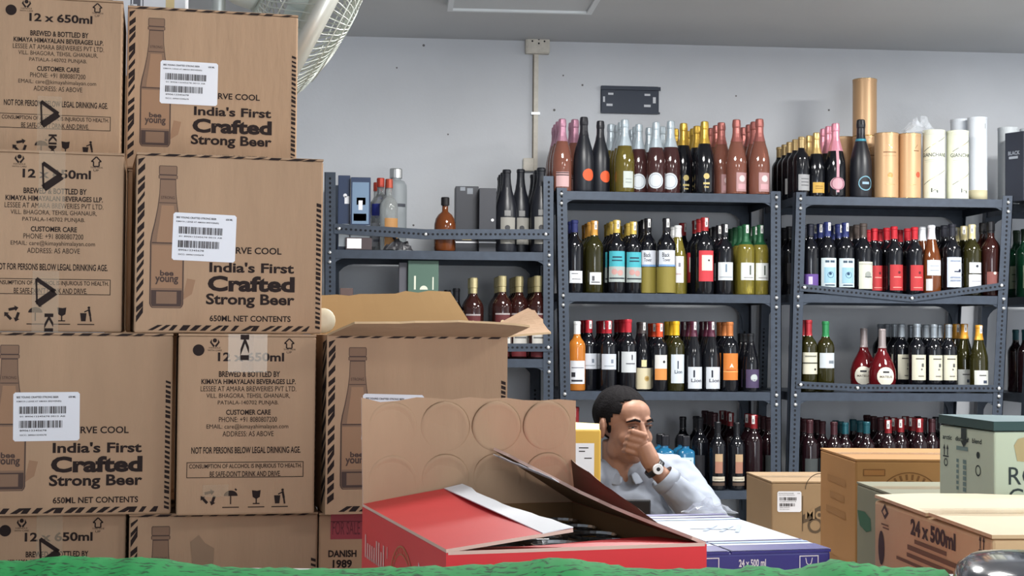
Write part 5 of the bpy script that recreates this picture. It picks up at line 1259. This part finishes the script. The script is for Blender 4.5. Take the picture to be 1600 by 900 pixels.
for i in range(nw):
    a = 2*math.pi*i/nw; tw = .5
    wb.tube([((.075+(FR-.075)*s)*math.cos(a+tw*(1-s)), (.075+(FR-.075)*s)*math.sin(a+tw*(1-s)), -.115*(1-s**2.6)) for s in (0, .25, .5, .75, .92, 1)], .0016, 4, 0, False)
for rr in (.12, .17, .215): 
    s = (rr-.075)/(FR-.075); wb.tube([(rr*math.cos(a*.2618/1), rr*math.sin(a*.2618), -.115*(1-s**2.6)) for a in range(25)], .0017, 4, 0, False)
wb.xf(off); stuff(wb.build('rear_grille', M_wire, t, True))
wf = MB()
for i in range(nw):
    a = 2*math.pi*i/nw
    wf.tube([((.04+(FR-.04)*s)*math.cos(a), (.04+(FR-.04)*s)*math.sin(a), .085*(1-s**2.4)) for s in (0, .3, .6, .85, 1)], .0016, 4, 0, False)
for rr in (.06, .11, .16, .21):
    s = (rr-.04)/(FR-.04); wf.tube([(rr*math.cos(a*.2618), rr*math.sin(a*.2618), .085*(1-s**2.4)) for a in range(25)], .0017, 4, 0, False)
wf.xf(off); stuff(wf.build('front_grille', M_wire, t, True))
MB().lathe([(.001, .078), (.045, .08), (.045, .09), (.001, .092)], 24).xf(off).build('badge', M_fan, t)
MB().lathe([(.03, -.06), (.032, .02), (.001, .03)], 20).xf(off).build('hub', M_fan, t, True)
for k in range(3):
    m = MB(); v = []
    for i in range(7):
        for j in range(9):
            s, w_ = i/6, j/8-.5; rr = .03+.185*s; an = R(120*k)+w_*(1.0+.35*math.sin(s*3))
            v.append((rr*math.cos(an), rr*math.sin(an), -.02-w_*.07*(1-.3*s)))
    m.add(v, [(i*9+j, i*9+j+1, (i+1)*9+j+1, (i+1)*9+j) for i in range(6) for j in range(8)]); m.xf(off); m.build('blade', mat('fan_blade', (196, 204, 200), .35), t, True)
MB().lathe([(.078, -.118), (.08, -.125), (.085, -.16), (.08, -.22), (.066, -.27), (.035, -.3), (.001, -.305)], 28).xf(off).build('motor_housing', M_fan, t, True)
mz = (Cc-base)+(off.to_3x3() @ Vector((0, 0, -.2)))
MB().tube([(0, 0, .03), (0, 0, mz.z-.08), (mz.x, mz.y, mz.z-.03)], .016, 14).build('pole', mat('fan_pole', (200, 204, 200), .3, metal=.5), t, True)
MB().lathe([(.14, 0), (.14, .02), (.1, .035), (.03, .05), (.018, .055)], 32).build('base', M_fan, t, True)

# ------------------------------------------------------------------ seated man, desk and stool
D0 = 4.9
HC = P(975, 665, D0)                       # centre of the head
def man_z(z): return z
root = thing('person', 'man in a light grey shirt seated with his hand at his mouth', 'person', (HC.x, HC.y, 0), YAW)
HZ = HC.z
def V(u, v, w_): return Vector((u, v, w_+HZ))
def remeshed(name, mb, vox, smooth, mats, parent, disp=0, matfn=None):
    o = mb.build('tmp_'+name, mats, None, True)
    md = o.modifiers.new('r', 'REMESH'); md.mode = 'VOXEL'; md.voxel_size = vox
    ms = o.modifiers.new('s', 'SMOOTH'); ms.factor = .5; ms.iterations = smooth
    if disp:
        tx = bpy.data.textures.new('cl', 'CLOUDS'); tx.noise_scale = .06; tx.noise_depth = 1
        m2 = o.modifiers.new('d', 'DISPLACE'); m2.texture = tx; m2.strength = disp; m2.mid_level = .5; m2.texture_coords = 'LOCAL'
    dg = bpy.context.evaluated_depsgraph_get()
    me = bpy.data.meshes.new_from_object(o.evaluated_get(dg)); me.name = name
    bpy.data.objects.remove(o)
    me.polygons.foreach_set('use_smooth', [True]*len(me.polygons))
    if not me.materials:
        for m in mats: me.materials.append(m)
    return link(name, me, parent)
M_skin = mat('skin', (156, 116, 96), .5, noise=.05, nscale=30, spec=.35)
M_hair = mat('dark_hair', (20, 18, 20), .85, bump=.6, bscale=160, spec=.15)
M_shirt = mat('light_grey_shirt', (142, 149, 162), .75, noise=.03, nscale=40)
M_trou = mat('dark_trousers', (50, 54, 66), .8)
HR = Matrix.Rotation(R(180+33), 4, 'Z') @ Matrix.Rotation(R(-4), 4, 'X')
def H(x, y, z): return V(0, 0, 0) + (HR @ Vector((x, y, z)))
HR3 = HR.to_3x3()
b = MB()
b.ell(H(0, -.022, .035), (.076, .097, .084), 24, 16, HR3)
b.ell(H(0, .03, -.03), (.063, .066, .086), 24, 16, HR3)
b.ell(H(0, .05, -.088), (.036, .034, .028), 16, 10, HR3)
b.ell(H(0, .052, .045), (.056, .04, .045), 16, 10, HR3)
for s in (-1, 1):
    b.ell(H(s*.038, .06, -.032), (.026, .026, .028), 12, 8, HR3)
    b.tube([H(s*.01, .091, .026), H(s*.03, .09, .029), H(s*.05, .074, .022)], [.008, .009, .007], 8)
    b.ell(H(s*.012, .098, -.036), (.010, .011, .009), 10, 8, HR3)
    b.ell(H(s*.079, -.010, -.008), (.010, .022, .034), 14, 12, HR3 @ Matrix.Rotation(R(-18*s), 3, 'Z'))
    b.ell(H(s*.044, .012, -.068), (.02, .036, .034), 12, 8, HR3)
b.tube([H(0, .088, .02), H(0, .103, -.01), H(0, .114, -.032)], [.009, .011, .014], 10)
b.ell(H(0, .088, -.06), (.025, .014, .008), 12, 8, HR3); b.ell(H(0, .086, -.071), (.022, .013, .008), 12, 8, HR3)
b.tube([H(0, -.02, -.05), V(-.012, .03, -.15), V(-.012, .04, -.24)], [.056, .056, .056], 16)
# hidden chest under the shirt keeps the body one surface
Rs, Ls = V(-.165, -.06, -.205), V(.172, .07, -.165)
b.tube([Rs, V(-.012, .04, -.22), Ls], [.045, .05, .045], 14)
b.tube([V(-.012, .05, -.22), V(.0, .06, -.45), V(.0, .07, -.72)], [.05, .08, .1], 16)
El, Wr = V(.262, -.135, -.300), V(.078, -.172, -.116)
b.tube([Ls, V(.225, -.03, -.235), El], [.045, .042, .038], 14)
b.tube([El, El.lerp(Wr, .3), El.lerp(Wr, .8), Wr], [.038, .04, .028, .026], 14)
# right arm hanging to the lap
Er = V(-.215, -.06, -.47); Wq = V(-.06, -.3, -.53)
b.tube([Rs, Er], [.045, .036], 12); b.tube([Er, Wq], [.036, .025], 12); b.ell(Wq+Vector((.05, -.03, 0)), (.05, .035, .02), 12, 8)
# left hand: palm, four curled fingers, thumb
palm0, palm1 = Wr, V(.047, -.168, -.048)
b.tube([palm0, palm0.lerp(palm1, .35), palm1], [.026, .031, .027], 12)
fl_ = [.036, .04, .037, .03]
for i in range(4):
    K = V(.052-.006*i, -.178+.004*i, -.018-.0195*i)
    pip = K+Vector((-.03-fl_[i]*.3, -.012+.003*i, .012)); dip = pip+Vector((-.006, .026, -.004)); tip = dip+Vector((.014, .014, -.006))
    b.tube([palm1.lerp(palm0, .25*i/3)+Vector((0, 0, 0)), K, pip, dip, tip], [.012, .0112, .0102, .0092, .008], 10)
b.tube([palm0+Vector((-.012, .012, .022)), V(.042, -.138, -.066), V(.022, -.128, -.046), V(.010, -.126, -.030)], [.015, .0135, .0115, .0095], 10)
body = remeshed('body', b, .0042, 4, [M_skin], root)
# hair cap
hb = MB(); nu, nv = 72, 48; c0 = Vector((0, -.024, .037)); rr = (.0805, .1015, .0885)
v = []; f = []; inside = {}
for i in range(nv+1):
    th = math.pi*i/nv
    for k in range(nu):
        ph = 2*math.pi*k/nu; n_ = Vector((math.sin(th)*math.cos(ph), math.sin(th)*math.sin(ph), math.cos(th)))
        j = 1+.012*math.sin(9*ph+5*th)+.01*math.sin(17*ph)
        v.append(c0+Vector((n_.x*rr[0]*j, n_.y*rr[1]*j, n_.z*rr[2]*j)))
def keep(p):
    ax_ = abs(p.x)
    front = .078 + .010*math.sin(p.x*45+.6) - .012*(1 if ax_ > .05 else 0)      # hairline over the forehead
    side = .03 if p.y > -.005 else (.028 if p.y > -.035 else -.05)
    if p.y > .03: return p.z > front-(.0 if ax_ < .052 else .02)
    if p.y > .012: return p.z > front-.02-(.03-p.y)*1.5
    if p.y > -.002: return p.z > -.022          # sideburn
    if p.y > -.034: return p.z > .026
    return p.z > -.062+.2*max(0, -.05-p.y)*0
for i in range(nv):
    for k in range(nu):
        q = (i*nu+k, (i+1)*nu+k, (i+1)*nu+(k+1) % nu, i*nu+(k+1) % nu)
        cc = sum((v[a] for a in q), Vector())/4
        if keep(cc): f.append(q)
hair = mesh('hair', [H(*p) for p in v], f, M_hair, root, True)
so = hair.modifiers.new('s', 'SOLIDIFY'); so.thickness = .009; so.offset = -1
for s in (-1, 1):
    e = MB(); e.tube([H(s*.014, .1005, .026), H(s*.032, .0985, .031), H(s*.053, .080, .022)], [.0035, .0045, .002], 8); e.build('eyebrow', M_hair, root, True)
    e = MB(); e.ell(H(s*.032, .082, .006), (.0125, .0095, .0062), 14, 10, HR3); eb = e.build('eye', mat('eye_white', (150, 132, 124), .3), root, True)
    e = MB(); e.ell(H(s*.034, .0895, .0055), (.0052, .003, .0052), 12, 8, HR3); e.build('iris', mat('iris_dark', (22, 16, 14), .2), eb, True)
    e = MB(); e.tube([H(s*.018, .091, .009), H(s*.032, .0935, .0125), H(s*.046, .085, .009)], [.0024, .0036, .0022], 8); e.build('eyelid', mat('eyelid_skin', (96, 62, 48), .5), root, True)
# shirt: torso, left sleeve to the wrist, right sleeve
b = MB()
b.ell(V(-.0, .035, -.36), (.185, .125, .20), 24, 16, Matrix.Rotation(R(22), 3, 'Z'))
b.ell(V(.0, .045, -.56), (.17, .135, .24), 24, 16, Matrix.Rotation(R(22), 3, 'Z'))
b.tube([Rs, V(-.09, .005, -.175), V(-.012, .04, -.165), V(.085, .06, -.15), Ls], [.068, .066, .066, .066, .066], 16)
b.tube([Ls, V(.232, -.02, -.235), El+Vector((.006, 0, -.0))], [.068, .066, .056], 16)
b.tube([El, El.lerp(Wr, .35), El.lerp(Wr, .74)], [.055, .054, .043], 16)
b.tube([Rs, V(-.21, -.05, -.33), Er], [.068, .06, .05], 14); b.tube([Er, Er.lerp(Wq, .75)], [.05, .04], 14)
shirt = remeshed('shirt', b, .0065, 5, [M_shirt], root, disp=.02)
# cuff, collar, placket, buttons
cd_ = (Wr-El).normalized(); c0 = El.lerp(Wr, .72)
m = MB(); m.tube([c0, c0+cd_*.012, c0+cd_*.034], [.046, .046, .0425], 20, 0, False); o = m.build('cuff', M_shirt, root, True); so = o.modifiers.new('s', 'SOLIDIFY'); so.thickness = .003
def collar(s, name='collar'):
    pts = [(s*.062, .045), (s*.072, .0), (s*.05, -.045), (s*.012, -.068)]; A = Matrix.Rotation(R(14), 3, 'Z'); vv = []; ff = []
    for i, (x, y) in enumerate(pts):
        for k, (g, dz) in enumerate(((1, .028-.010*i), (1.1, .03-.010*i), (1.38, -.012-.009*i))):
            p = A @ Vector((x*g, y*g, 0)); vv.append(V(-.012+p.x, .034+p.y, -.138+dz-.012*i*(.5)))
    for i in range(3):
        for k in range(2): ff.append((i*3+k, i*3+k+1, (i+1)*3+k+1, (i+1)*3+k))
    o = mesh(name, vv, ff, M_shirt, root, True); q = o.modifiers.new('s', 'SOLIDIFY'); q.thickness = .004; q2 = o.modifiers.new('u', 'SUBSURF'); q2.levels = 1; q2.render_levels = 1
collar(-1); collar(1)
m = MB(); pl = [V(.018, -.058, -.225), V(.04, -.100, -.29), V(.048, -.112, -.37), V(.05, -.108, -.46), V(.05, -.1, -.56)]
for a, c_ in zip(pl[:-1], pl[1:]): m.hexa([a+Vector((-.012, 0, 0)), a+Vector((.012, -.002, 0)), c_+Vector((.012, -.002, 0)), c_+Vector((-.012, 0, 0))], [p+Vector((0, -.006, 0)) for p in (a+Vector((-.012, 0, 0)), a+Vector((.012, -.002, 0)), c_+Vector((.012, -.002, 0)), c_+Vector((-.012, 0, 0)))])
# watch
wd = (Wr-El).normalized(); wc = Wr-wd*.006
m = MB(); m.tube([wc-wd*.009, wc+wd*.009], [.0305, .0295], 22, 0, False); o = m.build('watch_strap', mat('black_strap', (26, 28, 34), .4), root, True); so = o.modifiers.new('s', 'SOLIDIFY'); so.thickness = .004; so.offset = 1
nrm = camvec(.15, .1, -1); nrm = (Matrix.Rotation(-YAW, 3, 'Z') @ nrm); nrm = (nrm-wd*nrm.dot(wd)).normalized()
qm = nrm.to_track_quat('Z', 'Y').to_matrix().to_4x4()
m = MB(); m.lathe([(.016, .0), (.0165, .006), (.015, .008), (.001, .008)], 24); m.xf(Matrix.Translation(wc+nrm*.031) @ qm); wf_ = m.build('watch_face', mat('watch_white_dial', (232, 234, 238), .3), root)
m = MB(); m.lathe([(.0062, .0085), (.0062, .009), (.001, .009)], 16); m.xf(Matrix.Translation(wc+nrm*.031) @ qm); m.build('sub_dial', mat('black_strap', (26, 28, 34), .4), wf_)
# trousers and shoes
b = MB(); b.ell(V(.0, .06, -.72), (.17, .15, .12), 20, 12)
for s in (-1, 1):
    hip = V(.09*s, .04, -.735); kn = V(.12*s+.06, -.40, -.70); an = V(.12*s+.06, -.38, -1.11)
    b.tube([hip, kn], [.085, .062], 14); b.tube([kn, an], [.06, .045], 14)
remeshed('trousers', b, .012, 3, [M_trou], root)
for s in (-1, 1):
    m = MB(); m.ell(V(.12*s+.06, -.43, -1.155), (.045, .13, .045), 16, 10); m.v = [Vector((p.x, p.y, max(p.z, .001))) for p in m.v]; m.build('shoe', M_black, root, True)
# stool
sp = CF(0, 0, 0); st = thing('stool', 'dark round stool under the seated man', 'stool', (HC.x, HC.y, 0), YAW)
sz = HZ-.835
MB().lathe([(.16, sz-.05), (.175, sz-.045), (.175, sz-.01), (.16, sz)], 28).xf(Matrix.Translation((0, .07, 0))).build('seat', M_black, st)
for a in range(4):
    an = R(45+90*a); MB().tube([(.11*math.cos(an), .07+.11*math.sin(an), sz-.05), (.17*math.cos(an), .07+.17*math.sin(an), 0)], .014, 8).build('leg', M_rack, st)
# desk
DZ = HZ-.345
def MF(u, v, z): return Vector((HC.x, HC.y, 0)) + Matrix.Rotation(YAW, 3, 'Z') @ Vector((u, v, 0)) + Vector((0, 0, z))
dk = thing('desk', 'small brown desk in front of the seated man', 'desk', (HC.x, HC.y, 0), YAW)
MB().box(-.62, -.6, DZ-.03, .42, -.108, DZ).build('desk_top', mat('brown_laminate', (110, 84, 62), .4, noise=.1, nscale=4, stretch=(1, 8, 1)), dk)
for u, v_ in ((-.6, -.58), (.36, -.58), (-.6, -.16), (.36, -.16)): MB().box(u, v_, 0, u+.04, v_+.04, DZ-.03).build('leg', M_rack, dk)
# yellow packet with a white bill on the desk
p = PZ(908, 4.45, DZ); hh = (P(908, 661, 4.45).z-DZ)
t = thing('paper_packet', 'yellow paper packet with a white bill stuck on it beside the man', 'packet', (p.x, p.y+.05, DZ+.0006), YAW+R(4))
W, D = .115, .09
sheetm = rbox('packet_body', W, D, hh-.02, mat('yellow_paper', (214, 172, 74), .55), t, .006)
m = MB(); m.hexa([Vector((-W/2+.004, -D/2+.006, hh-.024)), Vector((W/2-.004, -D/2+.006, hh-.024)), Vector((W/2-.004, D/2-.006, hh-.024)), Vector((-W/2+.004, D/2-.006, hh-.024))], [Vector((-W/2+.002, -.004, hh)), Vector((W/2-.001, -.006, hh-.006)), Vector((W/2-.001, .004, hh-.006)), Vector((-W/2+.002, .006, hh))]); m.build('folded_top', mat('pale_yellow_paper', (232, 206, 130), .55), t)
d = Decal(); d.rect(.012, .02, W-.02, hh-.06); lb = d.build('bill', M_white, t, face_front(W, D))
d = Decal()
for zz, a, b_ in ((hh-.075, .05, .078), (hh-.085, .05, .068), (hh-.105, .066, .088), (hh-.145, .05, .08)): d.rect(a, zz, b_, zz+.003)
d.line((.06, hh-.25), (.075, hh-.21), .0012); d.line((.075, hh-.21), (.082, hh-.26), .0012)
d.build('bill_print', M_ink, lb, face_front(W, D), .0009)
# black phone propped on the desk
p = PZ(994, 4.6, DZ); top = P(994, 781, 4.6).z
t = thing('tablet', 'black tablet propped upright on the desk before the man', 'tablet', (p.x-.02, p.y, DZ+.0006), YAW)
o = rbox('tablet_body', .125, .009, top-DZ, mat('black_tablet', (26, 26, 30), .3), t, .004, (0, 0, 0))
MB().box(-.03, .0045, 0, .03, .05, .02).build('stand', mat('black_tablet', (26, 26, 30), .3), t)
MB().box(-.058, -.0052, .008, .058, -.0046, top-DZ-.008).build('screen', mat('dark_screen', (40, 36, 36), .12), t)
